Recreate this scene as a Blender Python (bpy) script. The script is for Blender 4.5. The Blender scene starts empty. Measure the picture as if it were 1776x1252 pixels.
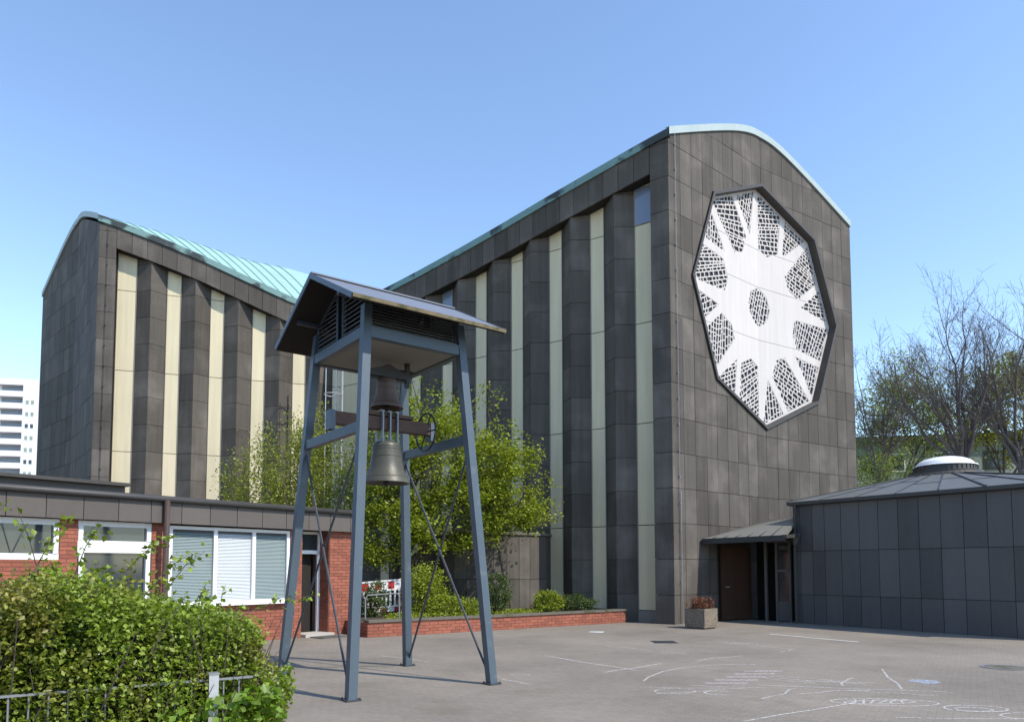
import bpy, math, random
import numpy as np
from mathutils import Vector, Matrix
rnd = random.Random(11); nr = np.random.RandomState(5)
S = bpy.context.scene; col = S.collection
# ------------------------------------------------------------------ camera
cam = bpy.data.cameras.new('camera'); cam_o = bpy.data.objects.new('camera', cam); col.objects.link(cam_o)
cam_o.location = (0, 0, 1.627); cam_o.rotation_euler = (math.radians(90 + 3.538), 0, 0)
cam.sensor_width = 36; cam.lens = 36 * 1260 / 1776; cam.shift_x = 18 / 1776; cam.shift_y = 281 / 1776
cam.clip_end = 3000; cam.clip_start = .05
S.camera = cam_o
# ------------------------------------------------------------------ sky, sun, exposure
EL = math.radians(47); PHI = math.radians(31)
sunv = Vector((math.cos(PHI) * math.cos(EL), -math.sin(PHI) * math.cos(EL), math.sin(EL)))
w = bpy.data.worlds.new('World'); S.world = w; w.use_nodes = True
nt = w.node_tree; bg = nt.nodes['Background']; sk = nt.nodes.new('ShaderNodeTexSky'); sk.sky_type = 'NISHITA'
sk.sun_disc = False; sk.sun_elevation = EL; sk.sun_rotation = math.atan2(sunv.x, sunv.y)
sk.air_density = 1.0; sk.dust_density = 0.0; sk.ozone_density = 2.2
nt.links.new(sk.outputs[0], bg.inputs[0]); bg.inputs[1].default_value = .15
sun = bpy.data.lights.new('sun', 'SUN'); sun.energy = 2.55; sun.angle = math.radians(.53); sun.color = (1, .93, .82)
sun_o = bpy.data.objects.new('sun', sun); col.objects.link(sun_o); sun_o.rotation_euler = sunv.to_track_quat('Z', 'Y').to_euler()
S.view_settings.view_transform = 'Standard'; S.view_settings.look = 'None'; S.view_settings.exposure = 1.0
S.view_settings.gamma = 1; S.view_settings.use_curve_mapping = False

# ------------------------------------------------------------------ materials
def mat(name, c, rough=.8, *ar, tint=0., **kw):
    return mat_(name, c, rough, *ar, tint=tint, **kw)
def mat_(name, c, rough=.8, var=.25, scale=2.0, fine=25, bump=.15, rand=0., metal=0., c2=None, c2s=1.2, c2t=(.5, .65), spec=.4, streak=0., transl=0., coat=0., emit=None, tint=0.):
    m = bpy.data.materials.new(name); m.use_nodes = True; n = m.node_tree.nodes; L = m.node_tree.links
    b = n['Principled BSDF']; out = n['Material Output']
    b.inputs['Roughness'].default_value = rough; b.inputs['Metallic'].default_value = metal; b.inputs['Specular IOR Level'].default_value = spec
    if coat: b.inputs['Coat Weight'].default_value = coat
    g = n.new('ShaderNodeNewGeometry')
    pos = g.outputs['Position']
    def noise(s, detail=5, v=None):
        t = n.new('ShaderNodeTexNoise'); t.inputs['Scale'].default_value = s; t.inputs['Detail'].default_value = detail; L.new(v or pos, t.inputs['Vector']); return t.outputs['Fac']
    def mth(op, a, bb):
        t = n.new('ShaderNodeMath'); t.operation = op
        for i, q in enumerate((a, bb)):
            if q is None: continue
            if isinstance(q, (int, float)): t.inputs[i].default_value = q
            else: L.new(q, t.inputs[i])
        return t.outputs[0]
    f = mth('MULTIPLY_ADD', noise(scale), 1.0); 
    n1 = noise(scale); n2 = noise(fine, 3)
    v = mth('ADD', mth('MULTIPLY', mth('SUBTRACT', n1, .5), 2 * var), mth('MULTIPLY', mth('SUBTRACT', n2, .5), 1.2 * var))
    if rand:
        oi = n.new('ShaderNodeObjectInfo')
        r = mth('FRACT', mth('ADD', oi.outputs['Random'], g.outputs['Random Per Island']), None)
        v = mth('ADD', v, mth('MULTIPLY', mth('SUBTRACT', r, .5), 2 * rand))
    if tint:
        at = n.new('ShaderNodeAttribute'); at.attribute_name = 'tint'; v = mth('ADD', v, mth('MULTIPLY', mth('SUBTRACT', at.outputs['Fac'], .5), 2 * tint))
    if streak:
        mp = n.new('ShaderNodeMapping'); mp.inputs['Scale'].default_value = (6, 6, .35); L.new(pos, mp.inputs['Vector'])
        sn = noise(1.0, 4, mp.outputs[0]); v = mth('ADD', v, mth('MULTIPLY', mth('SUBTRACT', sn, .5), 2 * streak))
    v = mth('ADD', v, 1.0)
    base = n.new('ShaderNodeRGB'); base.outputs[0].default_value = (*c, 1); csock = base.outputs[0]
    if c2:
        mx = n.new('ShaderNodeMix'); mx.data_type = 'RGBA'; rp = n.new('ShaderNodeMapRange'); rp.inputs[1].default_value = c2t[0]; rp.inputs[2].default_value = c2t[1]
        L.new(noise(c2s, 6), rp.inputs[0]); L.new(rp.outputs[0], mx.inputs[0]); L.new(csock, mx.inputs[6]); mx.inputs[7].default_value = (*c2, 1); csock = mx.outputs[2]
    vm = n.new('ShaderNodeVectorMath'); vm.operation = 'SCALE'; L.new(csock, vm.inputs[0]); L.new(v, vm.inputs['Scale'])
    L.new(vm.outputs[0], b.inputs['Base Color'])
    if bump:
        bp = n.new('ShaderNodeBump'); bp.inputs['Strength'].default_value = bump; bp.inputs['Distance'].default_value = .02
        L.new(n2, bp.inputs['Height']); L.new(bp.outputs[0], b.inputs['Normal'])
    rr = mth('ADD', mth('MULTIPLY', mth('SUBTRACT', n1, .5), .25), rough); L.new(rr, b.inputs['Roughness'])
    if transl:
        tr = n.new('ShaderNodeBsdfTranslucent'); ms = n.new('ShaderNodeMixShader'); ms.inputs[0].default_value = transl
        vm2 = n.new('ShaderNodeVectorMath'); vm2.operation = 'MULTIPLY'; L.new(vm.outputs[0], vm2.inputs[0]); vm2.inputs[1].default_value = (1.5, 1.5, .6)
        L.new(vm2.outputs[0], tr.inputs[0]); L.new(b.outputs[0], ms.inputs[1]); L.new(tr.outputs[0], ms.inputs[2]); L.new(ms.outputs[0], out.inputs[0])
    return m

M = {}
M['slate'] = mat('slate_cladding', (.100, .088, .075), .72, .2, .9, 14, .12, tint=.2, streak=.3, c2=(.150, .132, .115), c2s=.9, c2t=(.5, .78), spec=.12)
M['slate_rot'] = mat('slate_rotunda', (.098, .093, .090), .6, .16, .8, 16, .1, rand=.2, streak=.1, spec=.3)
M['core'] = mat('joint_mortar', (.03, .027, .025), .9, .1)
M['strip'] = mat('light_strip_panel', (.66, .575, .39), .45, .07, .7, 20, .02, rand=.05, streak=.16, spec=.2)
M['strip_frame'] = mat('strip_frame', (.22, .2, .17), .6, .1)
M['copper'] = mat('patina_copper', (.30, .47, .42), .6, .12, 1.2, 12, .1, streak=.1)
M['copper_dark'] = mat('weathered_copper', (.16, .27, .255), .55, .2, 2.5, 18, .15, c2=(.035, .045, .045), c2s=1.1, c2t=(.5, .58))
M['seam'] = mat('copper_seam', (.13, .27, .25), .6, .15)
M['concrete'] = mat('white_concrete', (.57, .53, .505), .85, .06, 1.1, 25, .08, streak=.12, spec=.2)
M['glassdark'] = mat('dark_window_glass', (.04, .038, .04), .3, .2, 3, 8, 0, spec=.3)
M['frame'] = mat('bronze_frame', (.055, .049, .043), .55, .2, 1.5, 15, .1, streak=.1)
M['steel'] = mat('painted_steel', (.066, .092, .116), .42, .12, 2.5, 30, .05, c2=(.10, .125, .14), c2s=4, c2t=(.62, .72), spec=.5, streak=.08)
M['louvre'] = mat('louvre_paint', (.17, .18, .19), .5, .15, 3, 20, .05)
M['steel_dark'] = mat('dark_steel', (.05, .055, .065), .5, .2)
M['leadroof'] = mat('lead_grey_roof', (.12, .122, .118), .55, .12, 1.2, 10, .05, spec=.35, streak=.08)
M['roofgrey'] = mat('zinc_sheet', (.165, .175, .205), .42, .08, 1.0, 10, .05, spec=.5, streak=.05)
M['copper_pale'] = mat('pale_copper', (.36, .43, .42), .55, .1, 1.2, 12, .1, streak=.08)
M['moss'] = mat('mossy_gutter', (.16, .13, .075), .9, .4, 5, 30, .4, c2=(.07, .07, .03), c2s=6)
M['soffit'] = mat('soffit_board', (.20, .195, .165), .8, .1, 2)
M['bronze'] = mat('bell_bronze', (.085, .083, .066), .45, .25, 3, 25, .12, metal=.1, streak=.15)
M['bronze2'] = mat('bell_bronze_brown', (.125, .085, .065), .5, .22, 3, 25, .12, metal=.3, streak=.15)
M['timber'] = mat('yoke_timber', (.105, .062, .046), .8, .25, 3, 30, .3, streak=.1)
M['iron'] = mat('black_iron', (.03, .028, .028), .5, .2)
M['brick'] = mat('red_brick', (.30, .10, .062), .85, .2, 4, 40, .35, rand=.18)
M['mortar'] = mat('brick_mortar', (.26, .17, .13), .9, .15, 6, 40, .3)
M['coping'] = mat('stone_coping', (.14, .125, .10), .85, .25, 3, 25, .3, c2=(.07, .075, .04), c2s=3)
M['white'] = mat('white_frame', (.80, .80, .80), .4, .04, 2, 20, .02)
M['blind'] = mat('blind_slat', (.27, .34, .345), .5, .05, 2)
M['blindw'] = mat('blind_slat_white', (.66, .70, .72), .5, .05, 2)
M['pane'] = mat('window_pane', (.035, .045, .05), .06, .2, 1, 5, 0, spec=.7)
M['fascia'] = mat('brown_fascia', (.105, .09, .078), .55, .12, 1.2, 14, .08, rand=.1, streak=.06)
M['gutter'] = mat('gutter_metal', (.055, .052, .05), .5, .2)
M['pipe'] = mat('brown_downpipe', (.10, .07, .058), .5, .3, 3, 20, .1, c2=(.22, .19, .17), c2s=7, c2t=(.68, .74))
M['bitumen'] = mat('roofing_felt', (.09, .088, .08), .9, .2, 3)
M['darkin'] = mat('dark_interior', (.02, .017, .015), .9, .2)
M['wood'] = mat('brown_door_wood', (.06, .03, .018), .5, .2, 2, 20, .1, streak=.25)
M['doorgrey'] = mat('foyer_frame', (.12, .11, .1), .6, .1)
M['portico'] = mat('lead_sheet', (.17, .165, .145), .6, .12, 1.5, 14, .1)
M['aggregate'] = mat('washed_concrete', (.27, .22, .165), .9, .3, 4, 60, .8, c2=(.10, .085, .065), c2s=45, c2t=(.48, .58))
M['soil'] = mat('bed_soil', (.06, .045, .03), .95, .4, 5, 30, .6)
M['heather'] = mat('dry_heather', (.24, .105, .065), .8, .3, 8, 40, 0, rand=.3, transl=.2)
M['bark'] = mat('tree_bark', (.10, .08, .062), .9, .25, 4, 30, .4)
M['bark2'] = mat('bare_twig_bark', (.14, .118, .108), .9, .2, 3, 20, .2)
M['leaf_tree'] = mat('tree_leaf', (.235, .285, .028), .5, .2, .8, 12, 0, rand=.3, transl=.36)
M['leaf_willow'] = mat('young_leaf', (.25, .285, .045), .5, .2, .8, 12, 0, rand=.3, transl=.36)
M['leaf_hedge'] = mat('hedge_leaf', (.21, .285, .038), .42, .2, 1.2, 12, 0, rand=.45, transl=.35, c2=(.25, .20, .06), c2s=1.8, c2t=(.52, .7))
M['leaf_big'] = mat('bramble_leaf', (.165, .265, .035), .42, .15, 2, 12, 0, rand=.25, transl=.35)
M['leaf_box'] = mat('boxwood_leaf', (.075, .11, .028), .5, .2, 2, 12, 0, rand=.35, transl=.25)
M['leaf_far'] = mat('far_leaf', (.24, .29, .09), .6, .2, .6, 8, 0, rand=.3, transl=.35)
M['leaf_far2'] = mat('far_yellow_leaf', (.23, .24, .03), .6, .2, .6, 8, 0, rand=.3, transl=.35)
M['spruce'] = mat('spruce_needles', (.03, .045, .018), .7, .3, 1, 8, 0, rand=.3)
M['skyglass'] = mat('sky_tinted_glass', (.18, .22, .30), .12, .1, 1, 5, 0, spec=.8)  # blue base colour imitates sky reflected in the glass
M['farpane'] = mat('far_window_glass', (.20, .24, .28), .25, .25, .35, 2, 0, spec=.5)
M['galv'] = mat('galvanised_steel', (.52, .53, .54), .42, .15, 6, 40, .05, metal=.4)
M['galvbar'] = mat('galvanised_bar', (.26, .27, .28), .5, .2, 6, 40, .05, metal=.3)
M['red'] = mat('barrier_red', (.42, .03, .03), .5, .1)
M['plaster'] = mat('greenish_render', (.28, .33, .29), .9, .06, .4, 6, .05)
M['tower_white'] = mat('white_render', (.74, .72, .74), .85, .03, .3, 4, .02)
M['grey_render'] = mat('grey_render', (.45, .41, .36), .9, .08, .5, 8, .1)
M['dome'] = mat('acrylic_dome', (.85, .84, .85), .3, .04, 2, 10, .0)
M['chalkw'] = None

# paving: interlocking small blocks
def paving():
    m = bpy.data.materials.new('block_paving'); m.use_nodes = True; n = m.node_tree.nodes; L = m.node_tree.links; b = n['Principled BSDF']
    g = n.new('ShaderNodeNewGeometry'); mp = n.new('ShaderNodeMapping'); mp.inputs['Rotation'].default_value = (0, 0, math.radians(33)); L.new(g.outputs['Position'], mp.inputs[0])
    wn = n.new('ShaderNodeTexNoise'); wn.inputs['Scale'].default_value = 3; wn.inputs['Detail'].default_value = 2; L.new(mp.outputs[0], wn.inputs['Vector'])
    va = n.new('ShaderNodeVectorMath'); va.operation = 'SCALE'; L.new(wn.outputs['Color'], va.inputs[0]); va.inputs['Scale'].default_value = .035
    vb = n.new('ShaderNodeVectorMath'); vb.operation = 'ADD'; L.new(mp.outputs[0], vb.inputs[0]); L.new(va.outputs[0], vb.inputs[1])
    br = n.new('ShaderNodeTexBrick'); L.new(vb.outputs[0], br.inputs['Vector']); br.inputs['Scale'].default_value = 1; br.inputs['Brick Width'].default_value = .16; br.inputs['Row Height'].default_value = .08
    br.inputs['Mortar Size'].default_value = .005; br.inputs['Mortar Smooth'].default_value = .5
    br.inputs['Color1'].default_value = (.215, .185, .150, 1); br.inputs['Color2'].default_value = (.238, .204, .165, 1); br.inputs['Mortar'].default_value = (.185, .155, .122, 1)
    def nz(s, d=6):
        t = n.new('ShaderNodeTexNoise'); t.inputs['Scale'].default_value = s; t.inputs['Detail'].default_value = d; t.inputs['Roughness'].default_value = .6; L.new(g.outputs['Position'], t.inputs['Vector']); return t
    a = nz(.35); c = nz(9, 4); d = nz(70, 3)
    def mth(op, x, y):
        t = n.new('ShaderNodeMath'); t.operation = op
        for i, q in enumerate((x, y)):
            if isinstance(q, (int, float)): t.inputs[i].default_value = q
            else: L.new(q, t.inputs[i])
        return t.outputs[0]
    v = mth('ADD', mth('ADD', mth('MULTIPLY', a.outputs[0], 1.1), mth('MULTIPLY', c.outputs[0], .35)), mth('ADD', mth('MULTIPLY', d.outputs[0], .8), -.13))
    sc = n.new('ShaderNodeVectorMath'); sc.operation = 'SCALE'; L.new(br.outputs['Color'], sc.inputs[0]); L.new(v, sc.inputs['Scale']); 
    mr = n.new('ShaderNodeMapRange'); mr.inputs[1].default_value = .56; mr.inputs[2].default_value = .72; L.new(nz(.8).outputs[0], mr.inputs[0])
    mx = n.new('ShaderNodeMix'); mx.data_type = 'RGBA'; L.new(mth('MULTIPLY', mr.outputs[0], .5), mx.inputs[0]); L.new(sc.outputs[0], mx.inputs[6]); mx.inputs[7].default_value = (.13, .12, .075, 1)
    L.new(mx.outputs[2], b.inputs['Base Color']); b.inputs['Roughness'].default_value = .9
    bp = n.new('ShaderNodeBump'); bp.inputs['Strength'].default_value = .45; bp.inputs['Distance'].default_value = .008
    L.new(mth('SUBTRACT', mth('MULTIPLY', d.outputs[0], .5), br.outputs['Fac']), bp.inputs['Height']); L.new(bp.outputs[0], b.inputs['Normal'])
    return m
M['paving'] = paving()
def chalk(name, c, cover):
    cover = min(1, cover + .3)
    m = bpy.data.materials.new(name); m.use_nodes = True; n = m.node_tree.nodes; L = m.node_tree.links; b = n['Principled BSDF']
    b.inputs['Base Color'].default_value = (*c, 1); b.inputs['Roughness'].default_value = .95
    g = n.new('ShaderNodeNewGeometry'); t = n.new('ShaderNodeTexNoise'); t.inputs['Scale'].default_value = 28; t.inputs['Detail'].default_value = 5; t.inputs['Roughness'].default_value = .7; L.new(g.outputs['Position'], t.inputs[0])
    mr = n.new('ShaderNodeMapRange'); mr.inputs[1].default_value = .62 - cover * .35; mr.inputs[2].default_value = .78 - cover * .35; mr.inputs[4].default_value = min(1, .25 + cover * .6); L.new(t.outputs[0], mr.inputs[0])
    tr = n.new('ShaderNodeBsdfTransparent'); ms = n.new('ShaderNodeMixShader'); L.new(mr.outputs[0], ms.inputs[0]); L.new(tr.outputs[0], ms.inputs[1]); L.new(b.outputs[0], ms.inputs[2]); L.new(ms.outputs[0], n['Material Output'].inputs[0])
    return m
M['chalk'] = chalk('white_chalk', (.75, .73, .71), .34); M['paint'] = chalk('road_paint', (.8, .8, .78), .95)
M['chalk_pink'] = chalk('pink_chalk', (.74, .67, .69), .22); M['chalk_blue'] = chalk('blue_chalk', (.50, .62, .80), .3)

# ------------------------------------------------------------------ mesh helpers
class MB:
    def __init__(s): s.v = []; s.f = []
    def add(s, vs, fs):
        o = len(s.v); s.v += [tuple(p) for p in vs]; s.f += [tuple(i + o for i in f) for f in fs]
    def box(s, c, ax, ay, az):   # half-axis vectors
        c, ax, ay, az = map(Vector, (c, ax, ay, az))
        vs = [c + ax * i + ay * j + az * k for i in (-1, 1) for j in (-1, 1) for k in (-1, 1)]
        s.add(vs, [(0, 1, 3, 2), (4, 6, 7, 5), (0, 4, 5, 1), (2, 3, 7, 6), (0, 2, 6, 4), (1, 5, 7, 3)])
    def beam(s, p, q, wd, ht=None, up=(0, 0, 1)):
        p, q = Vector(p), Vector(q); d = (q - p).normalized(); sd = d.cross(Vector(up))
        if sd.length < 1e-4: sd = d.cross(Vector((1, 0, 0)))
        sd.normalize(); u = sd.cross(d); s.box((p + q) / 2, (q - p) / 2, sd * wd / 2, u * (ht or wd) / 2)
    def tube(s, pts, rs, n=6, cap=True):
        pts = [Vector(p) for p in pts]; 
        if not hasattr(rs, '__len__'): rs = [rs] * len(pts)
        o = len(s.v); ref = None
        for i, p in enumerate(pts):
            d = (pts[min(i + 1, len(pts) - 1)] - pts[max(i - 1, 0)]).normalized()
            if ref is None: ref = d.orthogonal().normalized()
            ref = (ref - d * ref.dot(d)); ref = ref.normalized() if ref.length > 1e-5 else d.orthogonal().normalized()
            b = d.cross(ref)
            for k in range(n):
                a = 2 * math.pi * k / n; s.v.append(tuple(p + (ref * math.cos(a) + b * math.sin(a)) * rs[i]))
        for i in range(len(pts) - 1):
            for k in range(n):
                a = o + i * n + k; b2 = o + i * n + (k + 1) % n; s.f.append((a, b2, b2 + n, a + n))
        if cap: s.f.append(tuple(o + k for k in range(n))[::-1]); e = o + (len(pts) - 1) * n; s.f.append(tuple(e + k for k in range(n)))
    def prism(s, poly, d):        # poly: 3D points, d: extrusion vector; poly is the front face
        n = len(poly); d = Vector(d); a = [Vector(p) for p in poly]; s.add(a + [p + d for p in a], [tuple(range(n)), tuple(range(2 * n - 1, n - 1, -1))] + [(i, i + n, (i + 1) % n + n, (i + 1) % n) for i in range(n)])
    def lathe(s, prof, c, n=32, caps=(False, False)):
        o = len(s.v); c = Vector(c)
        for r, z in prof:
            for k in range(n):
                a = 2 * math.pi * k / n; s.v.append((c.x + r * math.cos(a), c.y + r * math.sin(a), c.z + z))
        for i in range(len(prof) - 1):
            for k in range(n):
                a = o + i * n + k; b = o + i * n + (k + 1) % n; s.f.append((a, b, b + n, a + n))
        if caps[0]: s.f.append(tuple(o + k for k in range(n))[::-1])
        if caps[1]: e = o + (len(prof) - 1) * n; s.f.append(tuple(e + k for k in range(n)))
    def mesh(s, name, m, smooth=False):
        me = bpy.data.meshes.new(name); me.from_pydata(s.v, [], s.f)
        if m: me.materials.append(M[m])
        if smooth: me.polygons.foreach_set('use_smooth', [True] * len(me.polygons))
        me.update(); return me
    def ob(s, name, m, parent=None, smooth=False, **k):
        return link(name, s.mesh(name, m, smooth), parent, **k)
def tag(o, label=None, category=None, group=None, kind=None):
    for k, v in (('label', label), ('category', category), ('group', group), ('kind', kind)):
        if v: o[k] = v
    return o
def link(name, me, parent=None, loc=None, rot=None, **k):
    o = bpy.data.objects.new(name, me); col.objects.link(o)
    if loc is not None: o.location = loc
    if rot is not None: o.rotation_euler = rot
    if parent is not None:
        o.parent = parent; p = parent; off = Vector((0, 0, 0))
        while p is not None: off += Vector(p.location) if p.type == 'EMPTY' else Vector((0, 0, 0)); p = p.parent
        o.matrix_parent_inverse = Matrix.Translation(-off) if parent.type == 'EMPTY' else Matrix.Identity(4)
    return tag(o, **k)
def thing(name, loc, label, category, group=None):
    o = bpy.data.objects.new(name, None); col.objects.link(o); o.location = loc; o.empty_display_size = .3
    return tag(o, label, category, group)

def clip(poly, a, b, c):         # keep a*x+b*y<=c
    out = []; n = len(poly)
    for i in range(n):
        p, q = poly[i], poly[(i + 1) % n]; dp = a * p[0] + b * p[1] - c; dq = a * q[0] + b * q[1] - c
        if dp <= 1e-9: out.append(p)
        if (dp < -1e-9 and dq > 1e-9) or (dp > 1e-9 and dq < -1e-9):
            t = dp / (dp - dq); out.append((p[0] + (q[0] - p[0]) * t, p[1] + (q[1] - p[1]) * t))
    return out if len(out) >= 3 and abs(area(out)) > 1e-5 else []
def area(p): return sum(p[i][0] * p[(i + 1) % len(p)][1] - p[(i + 1) % len(p)][0] * p[i][1] for i in range(len(p))) / 2
def edges(cv):                   # half planes (inside: <=c) of a ccw convex polygon
    if area(cv) < 0: cv = cv[::-1]
    r = []
    for i in range(len(cv)):
        p, q = cv[i], cv[(i + 1) % len(cv)]; l = math.hypot(q[0] - p[0], q[1] - p[1])
        if l < 1e-6: continue
        a, b = (q[1] - p[1]) / l, -(q[0] - p[0]) / l; r.append((a, b, a * p[0] + b * p[1]))
    return r
def subtract(poly, cv):
    out = []; cur = poly
    for a, b, c in edges(cv):
        o = clip(cur, -a, -b, -c)
        if o: out.append(o)
        cur = clip(cur, a, b, c)
        if not cur: break
    return out
def inset(poly, d):
    cur = poly if area(poly) > 0 else poly[::-1]
    for a, b, c in edges(cur):
        cur = clip(cur, a, b, c - d)
        if not cur: return []
    return cur
def rect(x0, x1, z0, z1): return [(x0, z0), (x1, z0), (x1, z1), (x0, z1)]

# ------------------------------------------------------------------ ground
mb = MB(); R0 = 900
mb.add([(-R0, -R0, 0), (R0, -R0, 0), (R0, R0, 0), (-R0, R0, 0)], [(0, 1, 2, 3)])
mb.ob('forecourt_paving', 'paving', kind='structure')

# ------------------------------------------------------------------ CHURCH
Z3 = Vector((0, 0, 1))
A = Vector((5.014, 21.164, 0)); Fo = Vector((9.0, 24.46, 0)); Rr = Vector((13.36, 27.15, 0))
B = Vector((-15.291, 26.884, 0)); C = Vector((-6.887, 29.664, 0)); Lf = Vector((-22.15, 34.35, 0)); Fl = Vector((-18.45, 30.85, 0)); Gb = Vector((-3.3, 39.2, 0))
RH = 1.0469; R1 = .844
rows = [0.0] + [R1 + RH * i for i in range(16)]
church = thing('church', (-2, 30, 0), 'dark slate clad church with butterfly copper roof and large octagonal concrete rose window', 'church')
class Wall:   # frame: s along, z up, d outward
    def __init__(s, a, b):
        s.o = Vector(a); s.u = (Vector(b) - Vector(a)).normalized(); s.len = (Vector(b) - Vector(a)).length; s.n = Vector((s.u.y, -s.u.x, 0))
    def p(s, x, z, d=0): return s.o + s.u * x + s.n * d + Z3 * z
WR = Wall(A, C); WR.n = Vector((-WR.u.y, WR.u.x, 0)) if WR.n.dot(Vector((-.58, -.81, 0))) < 0 else WR.n
WL = Wall(B, C); WF1 = Wall(A, Fo); WF2 = Wall(Fo, Rr); WG1 = Wall(Fl, B); WG2 = Wall(Lf, Fl)
for W_, out in ((WR, (-.58, -.81, 0)), (WL, (.3, -.95, 0)), (WF1, (.6, -.8, 0)), (WF2, (.6, -.8, 0)), (WG1, (-.7, -.7, 0)), (WG2, (-.7, -.7, 0))):
    if W_.n.dot(Vector(out)) < 0: W_.n = -W_.n
rt = lambda s: float(np.interp(s, [0, 1.1, 2.52, 4.26, 6.16, 7.97, 10.22, 11.9, 14.63], [14.82, 14.62, 14.34, 13.99, 13.58, 13.22, 12.82, 12.56, 12.2]))
lt = lambda s: float(np.interp(s, [0, 1.23, 2.57, 3.83, 5.13, 6.25, 7.08, 8.86], [15.0, 14.67, 14.27, 13.85, 13.36, 12.94, 12.64, 12.2]))
rb = lambda s: rt(s) - 1.06
lb = lambda s: lt(s) - float(np.interp(s, [0, 3, 8.9], [1.02, 1.0, 1.08]))
def gprof(u):                    # |distance from fold| in metres -> height of gable cladding
    return 16.56 - .46 * (math.sqrt(u * u + 1.44) - 1.2)
specs = []                       # cladding pieces: (list of 3D polygons, thickness vector, weight)
CAM = Vector((0, 0, 1.627))
def piece(W_, polys, d=0.0, th=.035):
    j = rnd.uniform(-.004, .004); ps = [[W_.p(x, z, d + j) for x, z in q] for q in polys]
    if not ps: return
    c = sum((v for v in ps[0]), Vector()) / len(ps[0]); vw = (CAM - c); fac = vw.normalized().dot(W_.n)
    a = sum(abs(area(q)) for q in polys); px, py = c.x / c.y, 0
    wgt = a * max(fac, 0) / vw.length_squared if (-.72 < c.x / c.y < .75) else 0
    specs.append((ps, W_.n * -th, wgt))
GAP = .007
OCT_R = 4.1; OCT_Z = 10.62; OZ = 1.05
octo = lambda r: [(r * math.sin(math.pi / 4 * k), OCT_Z + OZ * r * math.cos(math.pi / 4 * k)) for k in range(8)]
def gable_clip(poly, sgn):
    # poly in fold coordinates; clip under the gable curve by chords
    for k in range(12):
        u0, u1 = sgn * 5.2 * k / 12, sgn * 5.2 * (k + 1) / 12; z0, z1 = gprof(u0), gprof(u1)
        m_ = (z1 - z0) / (u1 - u0); poly = clip(poly, -m_, 1, z0 - m_ * u0)
        if not poly: return []
    return poly
# front gable with rose window
for sgn, W_, x0 in ((-1, WF1, WF1.len), (1, WF2, 0)):
    n_c = 9; L_ = W_.len; cw = L_ / n_c
    for i in range(n_c):
        for r in range(len(rows) - 1):
            a0 = i * cw - x0; p = rect(a0 + GAP, a0 + cw - GAP, rows[r] + (GAP if r else 0), rows[r + 1] - GAP)
            p = gable_clip(p, sgn)
            if not p: continue
            q = subtract(p, octo(OCT_R + .02))
            piece(W_, [[(x + x0, z) for x, z in k] for k in q])
# left gable (shaded side)
for sgn, W_, x0 in ((1, WG1, 0), (-1, WG2, WG2.len)):
    cw = W_.len / 7
    for i in range(7):
        for r in range(len(rows) - 1):
            a0 = i * cw - x0; p = gable_clip(rect(a0 + GAP, a0 + cw - GAP, rows[r] + GAP, rows[r + 1] - GAP), sgn)
            if p: piece(W_, [[(x + x0, z) for x, z in p]])
VAL, RID = -.44, -.05
strips = []
for W_, bt, tp, rid0, mod, h_ in ((WR, rb, rt, 1.86, 1.575, .525), (WL, lb, lt, 1.82, 1.6, .535)):
    # corner slab
    for r in range(len(rows) - 1):
        zt = tp(.3) - .2
        if rows[r] > zt: break
        p = clip(rect(GAP, .59, rows[r] + GAP, rows[r + 1] - GAP), 0.0, 1, zt); 
        if p: piece(W_, [p])
    k = 0; prev = .59
    while rid0 + mod * k < W_.len - .2:
        rs = rid0 + mod * k
        strips.append((W_, prev, rs - h_, bt)); prev = rs + h_
        f1 = Wall(W_.p(rs - h_, 0, VAL), W_.p(rs, 0, RID)); f2 = Wall(W_.p(rs, 0, RID), W_.p(rs + h_, 0, VAL))
        for f_, sa, sb in ((f1, rs - h_, rs), (f2, rs, rs + h_)):
            if f_.n.dot(W_.n) < 0: f_.n = -f_.n
            za, zb = bt(sa) + .1, bt(min(sb, W_.len)) + .1
            for r in range(len(rows) - 1):
                m_ = (zb - za) / f_.len
                p = clip(rect(GAP, f_.len - GAP, rows[r] + GAP, rows[r + 1] - GAP), -m_, 1, za)
                if p: piece(f_, [p])
        k += 1
    strips.append((W_, prev, W_.len + .55, bt))
    # fascia panels
    s0 = .6
    while s0 < W_.len - .05:
        s1 = min(s0 + .533, W_.len - .01)
        piece(W_, [[(s0 + GAP, bt(s0)), (s1 - GAP, bt(s1)), (s1 - GAP, tp(s1) - .2), (s0 + GAP, tp(s0) - .2)]], d=.0, th=.05); s0 = s1
def set_tint(o, vals):
    a = o.data.attributes.new('tint', 'FLOAT', 'FACE'); a.data.foreach_set('value', vals); return o
specs.sort(key=lambda t: -t[2])
for ps, d, wg in specs[:300]:
    mb = MB()
    for p in ps: mb.prism(p, d)
    set_tint(mb.ob('cladding_panel', 'slate', church), [rnd.random()] * len(mb.f))
mb = MB(); tl_ = []
for ps, d, wg in specs[300:]:
    k0 = len(mb.f)
    for p in ps: mb.prism(p, d)
    tl_ += [rnd.random()] * (len(mb.f) - k0)
set_tint(mb.ob('cladding_panels', 'slate', church, kind='stuff'), tl_)
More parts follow.
